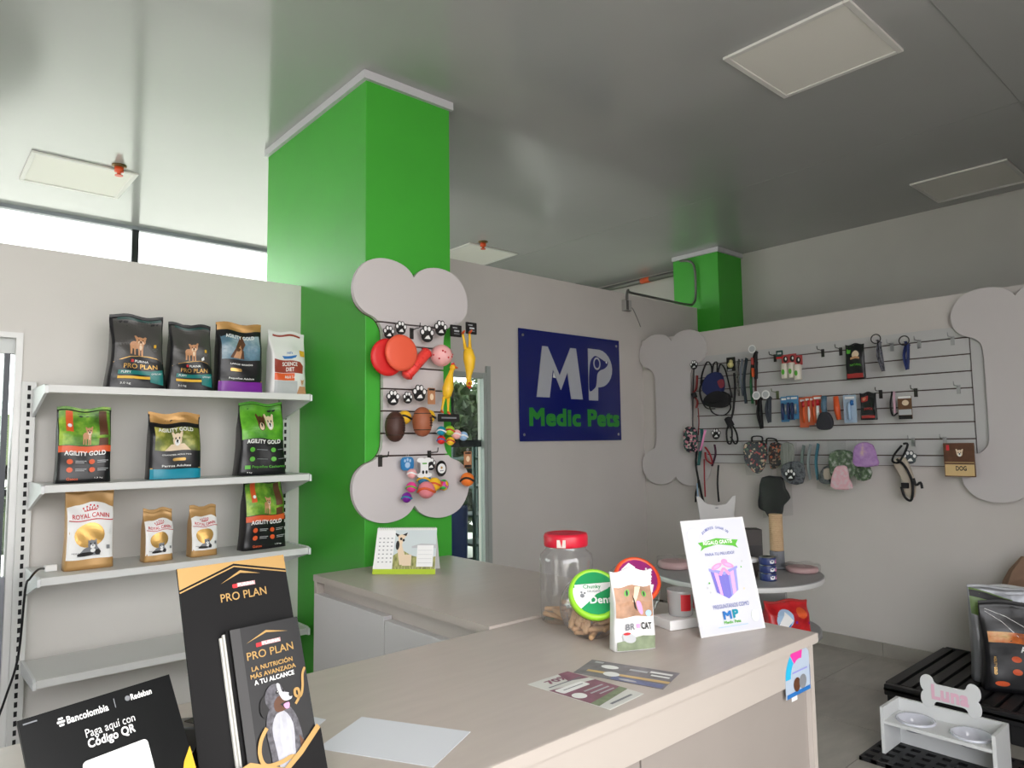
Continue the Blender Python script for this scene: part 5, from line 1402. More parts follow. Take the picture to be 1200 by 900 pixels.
for p, r_, a, b, lab in (((2.070, 1.512), 0.024, PTURQ, PWHITE, 'turquoise small ball, leftmost in the colourful ball cluster'), ((2.124, 1.514), 0.025, mat('lime_rubber', (176, 206, 50), 0.45), PRED, 'lime small ball in the colourful ball cluster'), ((2.167, 1.494), 0.025, mat('pale_pink_rubber', (240, 178, 176)), PWHITE, 'pale pink small ball in the colourful ball cluster'),
                       ((2.211, 1.485), 0.024, mat('sky_blue_rubber', (150, 184, 220), 0.45), PWHITE, 'pale blue small ball, rightmost in the colourful ball cluster'), ((2.070, 1.467), 0.022, mat('red_rubber', (216, 34, 34)), PBLUE, 'red small ball below the turquoise one'), ((2.128, 1.460), 0.022, YR, PRED, 'yellow small ball, lowest in the colourful ball cluster')):
    ball_toy(lab, bp(p, 0.03), r_, a, b, gb)
card('tag_card', 'blue paw patterned tag on the lowest groove of the column bone', bp((1.886, 1.385), 0.0), 0, 0.074, 0.066, mat('blue_tag', (46, 122, 178), 0.4), [('print', PLBLUE, ('ell', 0, 0.4, 0.4, 0.22)), ('print', PLBLUE, ('ell', -0.4, 0.72, 0.16, 0.12)), ('print', PLBLUE, ('ell', 0.0, 0.8, 0.16, 0.12)), ('print', PLBLUE, ('ell', 0.4, 0.72, 0.16, 0.12))], r=0.02)
t = thing('bone_tag', 'white bone shaped tag in the middle of the lowest groove', 'pet tag', bp((1.966, 1.331), 0.03))
MB().prism([(x * 0.125, z * 0.075) for x, z in BONE], 0, 0.004, lambda a, b, c: Vector((a, -c, b))).build('tag_face', PWHITE, t)
prints(t, lambda x, z, e: Vector((x, -0.004 - e, z)), 0.03, 0.045, [('print', PGREEN, ('rect', 0.0, 0.45, 0.9, 0.14)), ('print', PDARK, ('ell', -0.3, -0.5, 0.22, 0.2)), ('print', PDARK, ('ell', 0.35, -0.5, 0.22, 0.2))])
t = thing('oval_tag', 'white oval tag with a black rim at the right of the lowest groove', 'pet tag', bp((2.090, 1.322), 0.0))
MB().prism(ellipse(0, 0, 0.032, 0.04, 20), 0, 0.004, lambda a, b, c: Vector((a, -c, b))).build('rim', PDARK, t)
prints(t, lambda x, z, e: Vector((x, -0.004 - e, z)), 0.032, 0.04, [('face', PWHITE, ('ell', 0, 0, 0.78)), ('print', GOLD, ('ell', 0, 0.1, 0.2)), ('lettering_bar', GREY, ('rect', 0, -0.3, 0.7, 0.1))])
gb = 'bright balls below the lowest groove'
for p, dy, r_, a, b, lab in (((1.901, 1.304), 0.02, 0.024, mat('pale_pink_rubber', (240, 178, 176)), PWHITE, 'pale pink ball right under the blue tag'), ((1.898, 1.238), 0.02, 0.026, mat('hot_pink_rubber', (222, 60, 140), 0.45), PGREEN, 'pink and green ball in the middle of the hanging string'), ((1.871, 1.190), 0.02, 0.025, PPURP, PTURQ, 'purple ball, lowest on the column bone board'),
                           ((1.965, 1.222), 0.05, 0.042, mat('rose_rubber', (226, 132, 140), 0.5), PORANGE, 'large rose coloured ball beside the purple one'), ((2.027, 1.246), 0.03, 0.034, YR, PORANGE, 'yellow ball right of the large rose ball'), ((1.986, 1.273), 0.0, 0.034, mat('teal_rubber', (40, 116, 150), 0.45), YR, 'teal ball behind the yellow one'), ((2.089, 1.239), 0.02, 0.028, mottled('rainbow_rubber', [(0.0, (220, 40, 60)), (0.3, (240, 190, 40)), (0.5, (60, 170, 80)), (0.7, (200, 60, 160))], 60, 0.5, voronoi=True), None, 'multicoloured patchwork ball under the oval tag')):
    ball_toy(lab, bp(p, dy), r_, a, b, gb)
card('tag_card', 'tan card hanging beyond the right edge of the column bone', bp((2.244, 1.405), 0.02), 0, 0.048, 0.085, mat('tan_card', (176, 122, 84)), [('print', PDARK, ('rect', 0, 0.9, 1.6, 0.1)), ('print', PCREAM, ('ell', 0, 0.55, 0.5, 0.18)), ('print', PDARK, ('rect', 0, 0.1, 1.8, 0.16))])
ball_toy('orange ball with a dark face beyond the right edge of the column bone', bp((2.242, 1.260), 0.02), 0.036, mat('orange_rubber', (240, 124, 44), 0.45), PDARK)

# ================================================================ GOODS ON THE RIGHT WALL
RZ = R(-90)
XW = 4.90
def wp(p, d=0.0):
    """A point in front of the slatwall: p = (y, z), d metres nearer to the room."""
    return (XW - d, p[0], p[1])

def strap(name, label, cat, paths, group=None):
    """paths: (part name, points (y, z[, d]), half width, material[, flat])"""
    p0 = paths[0][1][0]
    base = Vector(wp(p0, p0[2] if len(p0) > 2 else 0))
    t = thing(name, label, cat, base, 0, group)
    for q in paths:
        pts = [Vector(wp(p, p[2] if len(p) > 2 else 0)) - base for p in q[1]]
        if len(pts) > 2:
            pts = [Vector(v) for v in spline([tuple(v) for v in pts], 4, False)]
        MB().tube(pts, q[2], 6 if len(q) > 4 and q[4] else 8, q[3], flat=q[4] if len(q) > 4 else None).build(q[0], None, t)
    return t

def front_disc(t, base, p, d, r, m, name, th=0.003, ring=None):
    c = Vector(wp(p, d)) - base
    MB().prism(ellipse(0, 0, r, r, 18), 0, th, lambda a, b, e: c + Vector((-e, a, b))).build(name, m, t)
    if ring:
        MB().prism(ellipse(0, 0, r * 0.72, r * 0.72, 16), th, th + 0.001, lambda a, b, e: c + Vector((-e, a, b))).build(name + '_print', ring, t)

STRB = mat('black_webbing', (22, 22, 24), 0.7)
STRR = mat('dark_red_webbing', (128, 34, 34), 0.65)
STRG = mat('green_webbing', (28, 92, 50), 0.65)
STRN = mat('dark_teal_webbing', (36, 50, 58), 0.65)
NAVYF = mat('navy_fabric', (34, 44, 92), 0.75, bump=0.3, bscale=300)

# long red leash with a paw tag
L_ = [(3.275, 2.087), (3.287, 1.975), (3.304, 1.766), (3.298, 1.521)]
t = strap('dog_leash', 'red leash with a black paw tag hanging beside the corner bone shape', 'leash', [
    ('webbing', [(3.271, 1.974, 0.0), (3.276, 1.869, 0.01), (3.302, 1.822, 0.02), (3.264, 1.763, 0.02), (3.282, 1.709, 0.01)], 0.016, STRR, 0.004),
    ('webbing', [(3.301, 2.033, 0.0), (3.321, 1.766, 0.0), (3.332, 1.501, 0.0)], 0.006, STRB, 0.004), ('webbing', [(3.274, 1.708, 0.0), (3.271, 1.590, 0.0), (3.283, 1.486, 0.0)], 0.006, STRR, 0.004),
    ('buckle', [(3.294, 1.828, 0.03), (3.279, 1.792, 0.03)], 0.022, STRB)])
paw('black paw tag at the head of the red leash', wp((3.284, 2.059), 0.02), RZ, 0.075, group='paw tags on the right wall')

# harness
b0 = wp((3.085, 2.061), 0.03)
t = thing('dog_harness', 'navy and black dog harness with many straps beside the corner bone', 'harness', b0)
def hp(*pts):
    return [tuple(Vector(wp(p[:2], p[2])) - Vector(b0)) for p in pts]
def body_patch(name, pts, d0, d1, m):
    MB().prism(spline(pts, 3), d0, d1, lambda a, b, c: Vector(wp((a, b), c)) - Vector(b0)).build(name, m, t, bevel=0.006)
body_patch('chest_panel', [(3.151, 1.964), (3.042, 1.976), (3.009, 1.871), (3.050, 1.786), (3.128, 1.784), (3.204, 1.857)], 0.01, 0.05, NAVYF)
body_patch('belly_panel', [(3.142, 1.812), (3.048, 1.833), (2.967, 1.788), (2.978, 1.721), (3.054, 1.698), (3.162, 1.717), (3.192, 1.760)], 0.0, 0.055, STRB)
body_patch('red_patch', [(3.053, 1.908), (2.999, 1.918), (2.994, 1.863), (3.032, 1.853)], 0.051, 0.056, mat('dull_red_patch', (128, 44, 58), 0.6))
for pts, w in (([(3.200, 1.933, 0.02), (3.235, 1.866, 0.02), (3.230, 1.789, 0.02), (3.178, 1.704, 0.03), (3.101, 1.693, 0.03)], 0.014), ([(3.226, 1.900, 0.02), (3.214, 1.990, 0.01), (3.170, 2.077, 0.0), (3.133, 2.032, 0.0), (3.120, 1.955, 0.02)], 0.013),
               ([(3.120, 1.962, 0.02), (3.109, 2.050, 0.01), (3.077, 2.061, 0.01), (3.073, 1.971, 0.02)], 0.012), ([(3.065, 1.971, 0.02), (3.047, 2.044, 0.01), (3.010, 2.007, 0.01), (2.984, 1.910, 0.01), (2.960, 1.774, 0.0)], 0.012),
               ([(3.147, 1.709, 0.03), (3.118, 1.660, 0.03), (3.049, 1.637, 0.03), (3.003, 1.649, 0.02), (2.971, 1.694, 0.01), (2.984, 1.749, 0.01)], 0.010), ([(3.192, 1.753, 0.04), (3.099, 1.734, 0.06), (2.976, 1.761, 0.04)], 0.01)):
    MB().tube(spline(hp(*pts), 4, False), w, 6, STRB, flat=0.004).build('strap', None, t)

# card with a yellow toy, black lead and its knot
card('toy_card', 'black card with a pale yellow toy right of the navy harness', wp((2.946, 2.089), 0.02), RZ, 0.075, 0.11, PDARK, [('print', PGREY, ('rect', -0.3, 0.1, 1.0, 0.1))])
t = thing('squeaky_toy', 'small pale yellow toy fixed on the black card', 'dog toy', wp((2.942, 2.028), 0.036))
YP = mat('pale_yellow_rubber', (206, 196, 132), 0.5)
MB().ball((0, 0, 0), 0.024, YP, 12, 8).build('body', None, t)
MB().ball((-0.006, -0.008, 0.024), 0.016, YP, 10, 6).build('head', None, t)
strap('dog_leash', 'long black leash with a thick knot below the navy harness', 'leash', [
    ('webbing', [(2.929, 1.966, 0.01), (2.927, 1.846, 0.01), (2.942, 1.680, 0.02), (2.961, 1.600, 0.03)], 0.016, STRB, 0.005),
    ('webbing', [(2.969, 1.587, 0.03), (3.002, 1.515, 0.03), (2.998, 1.428, 0.03), (2.961, 1.421, 0.04), (2.950, 1.514, 0.04), (2.969, 1.574, 0.04)], 0.010, STRB, 0.006), ('webbing', [(2.962, 1.574, 0.03), (2.921, 1.507, 0.03), (2.909, 1.440, 0.03), (2.939, 1.414, 0.02), (2.974, 1.468, 0.02)], 0.010, STRB, 0.006),
    ('knot', [(2.983, 1.608, 0.04), (2.962, 1.580, 0.05), (2.955, 1.554, 0.04)], 0.028, STRB)])

# hanging straight leashes
def hang(label, p, q, w, m, extra=None, name='dog_leash', cat='leash', d=0.02, group='leashes on the right wall'):
    a, b = Vector((p[0], p[1])), Vector((q[0], q[1]))
    pts = [(a.x, a.y, 0.0), (a.x * .5 + b.x * .5 + 0.006, (a.y + b.y) / 2, d), (b.x, b.y, d * 0.6)]
    return strap(name, label, cat, [('webbing', pts, w, m, 0.006)] + (extra or []), group)
hang('black studded leash, first of the row right of the yellow toy card', (2.888, 2.070), (2.893, 1.783), 0.014, mottled('studded_webbing', [(0.4, (24, 24, 26)), (0.62, (120, 118, 112))], 70, 0.5))
hang('pale blue grey leash, thin, beside the black studded one', (2.859, 2.067), (2.857, 1.781), 0.012, mat('blue_grey_webbing', (112, 120, 130), 0.6), d=0.03)
hang('dark teal leash, widest and longest of the row', (2.822, 2.070), (2.831, 1.721), 0.022, STRN, d=0.035)
hang('green leash left of the orange and black collar', (2.773, 2.045), (2.781, 1.718), 0.02, STRG)
hang('dark red leash behind the orange and black collar', (2.738, 2.035), (2.753, 1.704), 0.016, mat('maroon_webbing', (72, 26, 26), 0.65), d=0.01)
def collar(label, p, q, w, m, tagm, ringm, seg=None):
    p0 = (p[0], p[1])
    ex = [('loop', [(p[0], p[1], 0.005), (p[0] - 0.016, p[1] - 0.03, 0.03), (q[0], q[1], 0.02)], w * 0.9, m, 0.007)]
    t = hang(label, p, q, w, m, ex, 'dog_collar', 'collar', 0.05, 'collars on the right wall')
    base = Vector(t.location)
    if tagm is CHROME:
        c = Vector(wp((p[0], p[1] + 0.012), 0.05)) - base
        MB().tube([c + Vector((0, 0.03 * math.cos(a), 0.03 * math.sin(a))) for a in [2 * PI * k / 20 for k in range(21)]], 0.004, 6).build('steel_ring', DKH, t)
    else:
        front_disc(t, base, (p[0], p[1] + 0.015), 0.056, 0.032, tagm, 'round_tag', 0.003, ringm)
    if seg:
        for z0, z1, mm in seg:
            pz = lambda f: (p[0] + (q[0] - p[0]) * f, p[1] + (q[1] - p[1]) * f)
            a, b = pz(z0), pz(z1)
            MB().tube([Vector(wp(a, 0.062)) - base, Vector(wp(b, 0.062)) - base], w * 1.0, 6, mm, flat=0.004).build('colour_panel', None, t)
    return t
collar('black collar with orange panels and a white round tag', (2.741, 2.114), (2.737, 1.904), 0.022, STRB, PWHITE, PGREY, [(0.25, 0.5, mat('dull_coral_panel', (190, 84, 74), 0.5)), (0.62, 0.95, PORANGE)])
collar('long black collar with a pale round tag, below the orange one', (2.723, 1.760), (2.706, 1.528), 0.024, STRB, PWHITE, PGREY)
collar('short slate grey collar with a pale round tag', (2.647, 1.763), (2.642, 1.571), 0.026, mat('slate_webbing', (62, 68, 76), 0.65), PWHITE, PGREY)
collar('grey patterned collar bent on its hook, right of the black treat bag', (1.852, 2.088), (1.825, 1.885), 0.024, mottled('camouflage_webbing', [(0.35, (36, 36, 48)), (0.55, (118, 118, 126)), (0.7, (60, 62, 78))], 40, 0.6), CHROME, STRB)
collar('dark blue collar hanging from a steel ring', (1.680, 2.056), (1.679, 1.884), 0.026, mat('dark_blue_webbing', (30, 46, 104), 0.6), CHROME, PGREY)

# cards and packs
card('treat_card', 'small dark teal card with a red base left of the white rolls', wp((2.543, 2.099), 0.02), RZ, 0.052, 0.062, mat('deep_teal_card', (24, 66, 62), 0.5), [('print', PRED, ('rect', 0, 0.12, 1.9, 0.24)), ('print', PGREY, ('rect', 0, 0.66, 1.2, 0.24))])
for k, (p, lab) in enumerate((((2.498, 2.063), 'white roll pack under a red card, left of three'), ((2.439, 2.063), 'white roll pack under a red card, middle of three'), ((2.389, 2.045), 'white roll pack under a red card, right of three'))):
    t = card('roll_pack', lab, wp(p, 0.02 + 0.012 * k), RZ, 0.06, 0.07, mat('dull_red_card', (176, 70, 70), 0.5), [('print', PDARK, ('ell', 0, 0.5, 0.6, 0.34)), ('print', PWHITE, ('ell', 0.1, 0.55, 0.2, 0.16))], group='white roll packs')
    MB().lathe([(0.024, 0), (0.027, 0.004), (0.027, 0.105), (0.02, 0.112)], 16, org=(0, -0.02, -0.178)).build('roll', mat('ivory_plastic', (222, 216, 202), 0.4), t)
    MB().prism(ellipse(0, -0.13, 0.012, 0.02, 10), 0.0475, 0.0485, lambda a, b, c: Vector((a, -c, b))).build('leaf_print', PGREEN, t)
def blister(label, p, w, h, m, parts, group, d=0.02, name='grooming_pack'):
    t = card(name, label, wp(p, d), RZ, w, h, m, [('header', PWHITE, ('rect', 0, 0.9, 1.5, 0.08))], group=group)
    for pn, dx, z0, z1, r_, mm in parts:
        MB().tube([(dx, -0.014, -z0), (dx * 0.9, -0.018, -(z0 * .6 + z1 * .4)), (dx, -0.014, -z1)], r_, 8, mm).build(pn, None, t)
    return t
BLU = mat('blue_card', (74, 132, 176), 0.5)
ORC = mat('orange_card', (206, 100, 62), 0.5)
STEELB = mat('brush_steel', (168, 172, 178), 0.3, 0.7)
for k, p in enumerate(((2.520, 1.755), (2.467, 1.758), (2.429, 1.756))):
    blister(['blue brush pack, left of three on the middle groove', 'blue brush pack, middle of three on the middle groove', 'blue brush pack, right of three on the middle groove'][k], p, 0.062, 0.185 - 0.008 * k, BLU, [('handle', -0.012, 0.05, 0.17, 0.010, mat('navy_handle', (34, 46, 88), 0.4)), ('brush_head', 0.014, 0.06, 0.13, 0.009, STEELB)], 'blue brush packs', 0.02 + 0.018 * k)
for k, p in enumerate(((2.378, 1.741), (2.328, 1.744), (2.285, 1.742), (2.248, 1.746))):
    blister(['orange grooming pack, leftmost of the orange row', 'orange grooming pack, second of the orange row', 'orange grooming pack, third of the orange row', 'orange grooming pack, rightmost of the orange row'][k], p, 0.066, 0.215 - 0.012 * k, ORC, [('white_tool', 0.006, 0.07, 0.18, 0.011, PWHITE if k % 2 else PORANGE), ('red_cap', 0.006, 0.03, 0.07, 0.012, PRED)], 'orange grooming packs', 0.02 + 0.02 * k)
t = thing('pet_brush', 'dark round headed brush with a blue grey handle on the middle groove', 'brush', wp((2.177, 1.729), 0.12))
B = Vector(t.location)
def rel(p, d):
    return Vector(wp(p, d)) - B
MB().tube([rel((2.183, 1.736), 0.12), rel((2.187, 1.658), 0.125), rel((2.183, 1.610), 0.12)], [0.018, 0.02, 0.016], 10, mat('blue_grey_handle', (74, 104, 124), 0.45)).build('handle', None, t)
MB().prism(spline([(2.206, 1.623), (2.153, 1.621), (2.127, 1.561), (2.141, 1.514), (2.189, 1.504), (2.236, 1.517), (2.239, 1.565)], 3), 0.11, 0.14, lambda a, b, c: rel((a, b), c)).build('brush_head', mat('charcoal_rubber', (42, 42, 50), 0.6), t, bevel=0.008)
t = thing('pet_comb', 'orange handled comb right of the dark round brush', 'comb', wp((2.130, 1.733), 0.05))
B = Vector(t.location)
MB().tube([rel((2.135, 1.733), 0.05), rel((2.128, 1.644), 0.055), rel((2.120, 1.573), 0.05)], [0.018, 0.022, 0.016], 8, PORANGE).build('handle', None, t)
b_ = MB()
for k in range(7):
    f = k / 6
    y0, z0 = (2.130, 1.608)
    b_.tube([rel((y0 - 0.012 * k * 0.6, z0), 0.05), rel((y0 - 0.012 * k * 0.6, z0 - 0.035), 0.05)], 0.002, 4)
stuff(b_.build('teeth', STEELB, t))
blister('pale blue and white grooming pack right of the orange comb', (2.054, 1.740), 0.085, 0.19, mat('pale_blue_card', (168, 190, 210), 0.5), [('tool', 0.0, 0.05, 0.17, 0.012, PLBLUE), ('crossbar', 0.02, 0.04, 0.07, 0.012, PBLUE)], None)
REDT = mat('dull_red_print', (168, 52, 48), 0.5)
bag('treat_bag', 'black treat bag with dark red print on the middle groove', wp((1.934, 1.566), 0.02), 0.105, 0.178, 0.025, BAGBLK, [('print', REDT, ('rect', -0.4, 0.8, 0.8, 0.2)), ('print', PTAN, ('ell', -0.45, 0.82, 0.2, 0.07)), ('lettering', REDT, ('text', 'SNACK', 0.05, 0.42, 1.1, 0.09, 0.02)), ('print', REDT, ('rect', 0.0, 0.12, 1.6, 0.1))], RZ, seed=21, group=None)
bag('treat_bag', 'black treat bag with a green corner tag on the top groove', wp((2.003, 1.845), 0.02), 0.125, 0.235, 0.028, BAGBLK, [('print', PGREEN, ('rect', -0.66, 0.88, 0.4, 0.2)), ('print', PCREAM, ('ell', 0.1, 0.72, 0.4, 0.1)), ('print', PTAN, ('rect', 0.05, 0.62, 1.0, 0.06)), ('lettering', PGREEN, ('text', 'NATURAL', 0.1, 0.42, 1.2, 0.06, 0.02)), ('print', REDT, ('rect', 0, 0.1, 1.7, 0.13))], RZ, seed=22, group=None)
strap('plush_strap', 'small pink and black toy strap left of the brown card', 'pet toy', [('strap', [(1.769, 1.745, 0.02), (1.768, 1.684, 0.03), (1.767, 1.605, 0.03)], 0.016, mat('pale_pink_fabric', (206, 168, 182), 0.7), 0.006), ('loop', [(1.780, 1.746, 0.02), (1.790, 1.662, 0.035), (1.778, 1.589, 0.04), (1.751, 1.605, 0.03)], 0.01, STRB, 0.005)])
card('snack_card', 'brown and white snack card on the middle groove near the right', wp((1.704, 1.713), 0.03), RZ, 0.082, 0.15, mat('umber_card', (104, 70, 46), 0.5), [('print', PGREY, ('rect', 0, 0.3, 1.9, 0.24)), ('print', PDARK, ('rect', 0, 0.08, 1.9, 0.16)), ('print', PWHITE, ('rect', 0, 0.94, 1.9, 0.1)), ('print', PCREAM, ('ell', 0.1, 0.7, 0.5, 0.12))])
it = [('picture', PBROWN, ('rect', 0, 0.72, 1.9, 0.52)), ('picture', mat('ochre_print', (206, 160, 72), 0.5), ('rect', 0, 0.23, 1.9, 0.4))] + dogface(0.05, 0.7, 0.75, PCREAM, PDARK, PWHITE, 0.9, 0.62) + [('red_chip', PRED, ('rect', -0.7, 0.86, 0.2, 0.16)), ('lettering', PDARK, ('text', 'DOG', 0.1, 0.25, 0.7, 0.14, 0.03)), ('print', PBROWN, ('rect', 0, 0.39, 1.9, 0.05))]
card('snack_card', 'picture card of a pale fluffy dog at the right end of the low groove', wp((1.416, 1.408), 0.03), RZ, 0.165, 0.205, mat('umber_card', (104, 70, 46)), it, th=0.008)

# beige muzzle with black piping
b0 = wp((1.717, 1.394), 0.03)
t = thing('pet_muzzle', 'beige mesh muzzle with black piping hanging near the right end', 'muzzle', b0)
B = Vector(b0)
MB().prism(spline([(1.800, 1.289), (1.726, 1.317), (1.683, 1.187), (1.677, 1.112), (1.696, 1.057), (1.739, 1.093), (1.754, 1.185)], 3), 0.0, 0.035, lambda a, b, c: rel((a, b), c)).build('mesh_body', mat('beige_mesh', (188, 176, 160), 0.8, bump=0.4, bscale=400), t, bevel=0.008)
for pts, w in (([(1.768, 1.306, 0.045), (1.724, 1.268, 0.05), (1.684, 1.177, 0.05), (1.683, 1.101, 0.045), (1.701, 1.046, 0.04), (1.735, 1.066, 0.04), (1.752, 1.131, 0.04)], 0.008), ([(1.732, 1.405, 0.02), (1.706, 1.400, 0.02), (1.736, 1.323, 0.03), (1.764, 1.284, 0.04), (1.800, 1.295, 0.03), (1.787, 1.339, 0.02), (1.742, 1.394, 0.02)], 0.007), ([(1.673, 1.188, 0.05), (1.661, 1.145, 0.05), (1.635, 1.162, 0.05), (1.627, 1.125, 0.05)], 0.008)):
    MB().tube(spline([tuple(rel(p[:2], p[2])) for p in pts], 4, False), w, 8, STRB).build('piping', None, t)
MB().box(-0.055, -0.035, -0.02, 0.02, -0.27, -0.235).build('buckle', STRB, t)
paw('dark paw tag half hidden behind the beige muzzle', wp((1.701, 1.318), 0.01), RZ, 0.085, mat('slate_tag', (66, 74, 78), 0.5), group='paw tags on the right wall')

# printed fabric goods on the low groove
FLOR = mottled('floral_fabric_navy', [(0.0, (24, 26, 44)), (0.5, (30, 34, 52)), (0.58, (196, 70, 76)), (0.64, (214, 190, 160)), (0.7, (84, 110, 84)), (0.76, (28, 30, 48))], 70, 0.7, voronoi=True)
FLOR2 = mottled('floral_fabric_orange', [(0.0, (30, 26, 32)), (0.48, (84, 44, 40)), (0.58, (200, 104, 64)), (0.66, (60, 44, 44)), (0.74, (150, 130, 110))], 70, 0.7, voronoi=True)
FLOR3 = mottled('floral_fabric_pink', [(0.0, (30, 34, 44)), (0.4, (52, 88, 80)), (0.6, (206, 136, 150)), (0.8, (210, 200, 190))], 60, 0.7, voronoi=True)
PINKF = mottled('pink_print_fabric', [(0.3, (214, 200, 202)), (0.6, (220, 166, 176)), (0.75, (206, 190, 190))], 40, 0.75)
LEAFF = mottled('leaf_print_fabric', [(0.3, (200, 204, 196)), (0.5, (92, 116, 84)), (0.66, (60, 76, 62)), (0.78, (204, 204, 196))], 30, 0.75)
CAMO = mottled('grey_print_fabric', [(0.35, (58, 60, 66)), (0.5, (108, 112, 116)), (0.66, (42, 44, 50))], 30, 0.75)
TEALF = mat('teal_fabric', (58, 112, 126), 0.75, var=0.15, scale=30)
LILF = mottled('lilac_print_fabric', [(0.3, (150, 108, 168)), (0.6, (178, 140, 190)), (0.75, (206, 180, 160))], 24, 0.7)
def fabric(name, label, cat, poly, d0, d1, m, group=None, handle=None, film=None, extra=None):
    ys = [p[0] for p in poly]; zs = [p[1] for p in poly]
    b0 = wp(((min(ys) + max(ys)) / 2, max(zs)), d0)
    t = thing(name, label, cat, b0, 0, group)
    global B
    B = Vector(b0)
    MB().prism(spline(poly, 2), d0, d1, lambda a, b, c: rel((a, b), c)).build('fabric', m, t, bevel=min(0.012, (d1 - d0) * 0.4), segs=3)
    if handle:
        MB().tube(spline([tuple(rel(p, d0 + 0.01)) for p in handle], 4, False), 0.012, 6, STRB, flat=0.005).build('handle', None, t)
    if film:
        MB().prism(film, d1 + 0.004, d1 + 0.0045, lambda a, b, c: rel((a, b), c)).build('clear_bag', FILM, t)
    if extra:
        for nm, pl, a0, a1, mm in extra:
            MB().prism(spline(pl, 2), a0, a1, lambda a, b, c: rel((a, b), c)).build(nm, mm, t, bevel=0.004)
    return t
RECT = lambda a, b, c, d: [a, b, c, d]
fabric('dog_vest', 'navy floral dog vest with a black handle, left of the clear bags', 'pet clothes', [(2.838, 1.414), (2.752, 1.426), (2.670, 1.419), (2.668, 1.317), (2.692, 1.234), (2.743, 1.189), (2.796, 1.233), (2.837, 1.284)], 0.03, 0.075, FLOR, None, [(2.781, 1.413), (2.779, 1.465), (2.702, 1.464), (2.704, 1.413)],
       RECT((2.852, 1.427), (2.589, 1.424), (2.614, 1.173), (2.820, 1.180)))
fabric('dog_vest', 'orange and black floral dog vest beside the navy one', 'pet clothes', [(2.649, 1.418), (2.563, 1.411), (2.561, 1.318), (2.590, 1.249), (2.652, 1.223), (2.668, 1.317)], 0.0, 0.026, FLOR2, None, [(2.684, 1.406), (2.675, 1.451), (2.608, 1.443), (2.596, 1.405)])
fabric('clothes_pack', 'clear pack of grey striped clothes between floral vest and teal strips', 'pet clothes', [(2.556, 1.405), (2.465, 1.411), (2.458, 1.300), (2.489, 1.189), (2.553, 1.212)], 0.03, 0.045, mat('pale_grey_fabric', (142, 144, 138), 0.75, var=0.3, scale=24, stretch=(1, 6, 0.5)), None, None, RECT((2.582, 1.424), (2.426, 1.423), (2.452, 1.153), (2.595, 1.161)))
fabric('clothes_pack', 'dark clothes pack behind the small dark paw tag', 'pet clothes', [(2.531, 1.262), (2.420, 1.288), (2.372, 1.240), (2.390, 1.131), (2.492, 1.127), (2.547, 1.187)], 0.055, 0.075, CAMO)
for k, (a, b, mm) in enumerate((((2.402, 1.398), (2.400, 1.179), mat('grey_green_fabric', (112, 128, 122), 0.75)), ((2.352, 1.404), (2.358, 1.156), mat('mist_fabric', (140, 150, 148), 0.75)), ((2.296, 1.409), (2.302, 1.158), TEALF))):
    hang(['grey green fabric strip, left of the hanging strips', 'misty grey fabric strip, middle of the hanging strips', 'teal fabric strip, right of the hanging strips'][k], a, b, 0.024, mm, None, 'fabric_strip', 'pet clothes', 0.03, 'hanging fabric strips')
paw('black paw tag with white toes on the dark clothes pack', wp((2.469, 1.189), 0.085), RZ, 0.085, group='paw tags on the right wall')
fabric('clothes_pack', 'big clear bag of grey clothes right of the teal strip', 'pet clothes', [(2.243, 1.248), (2.178, 1.261), (2.158, 1.197), (2.190, 1.138), (2.267, 1.135), (2.283, 1.182)], 0.03, 0.06, CAMO, None, None, RECT((2.264, 1.427), (2.076, 1.431), (2.106, 1.083), (2.293, 1.098)), [('pale_patch', [(2.238, 1.231), (2.191, 1.238), (2.188, 1.173), (2.236, 1.166)], 0.061, 0.066, mat('pale_beige_fabric', (176, 164, 148), 0.75))])
fabric('clothes_pack', 'clear bag of leaf printed clothes on the low groove', 'pet clothes', [(2.173, 1.350), (2.079, 1.367), (2.008, 1.338), (2.007, 1.247), (2.044, 1.177), (2.159, 1.162), (2.184, 1.255)], 0.075, 0.105, LEAFF, None, None, RECT((2.180, 1.432), (1.986, 1.430), (2.007, 1.133), (2.185, 1.120)))
fabric('clothes_pack', 'pink printed dress in front of the leaf printed bag', 'pet clothes', [(2.132, 1.244), (2.096, 1.263), (2.051, 1.257), (2.039, 1.177), (2.019, 1.115), (2.093, 1.101), (2.167, 1.121)], 0.115, 0.14, PINKF)
fabric('clothes_pack', 'small green and grey clothes pack under the lilac bag', 'pet clothes', [(2.035, 1.246), (1.940, 1.259), (1.939, 1.174), (2.034, 1.166)], 0.02, 0.05, LEAFF)
fabric('clothes_pack', 'lilac printed clothes bag on the low groove left of the muzzle', 'pet clothes', [(1.994, 1.390), (1.942, 1.418), (1.878, 1.401), (1.856, 1.316), (1.854, 1.266), (1.995, 1.258), (2.008, 1.321)], 0.112, 0.135, LILF)
fabric('dog_coat', 'plain black dog coat in a clear bag, hanging below the other clothes', 'pet clothes', [(2.709, 1.164), (2.601, 1.174), (2.548, 1.163), (2.532, 1.089), (2.497, 1.023), (2.552, 0.965), (2.575, 0.877), (2.656, 0.865), (2.694, 0.913), (2.747, 0.941), (2.736, 1.043)], 0.03, 0.065, mat('black_fabric', (28, 28, 30), 0.8), None, None, RECT((2.716, 1.170), (2.471, 1.153), (2.471, 0.902), (2.703, 0.868)))
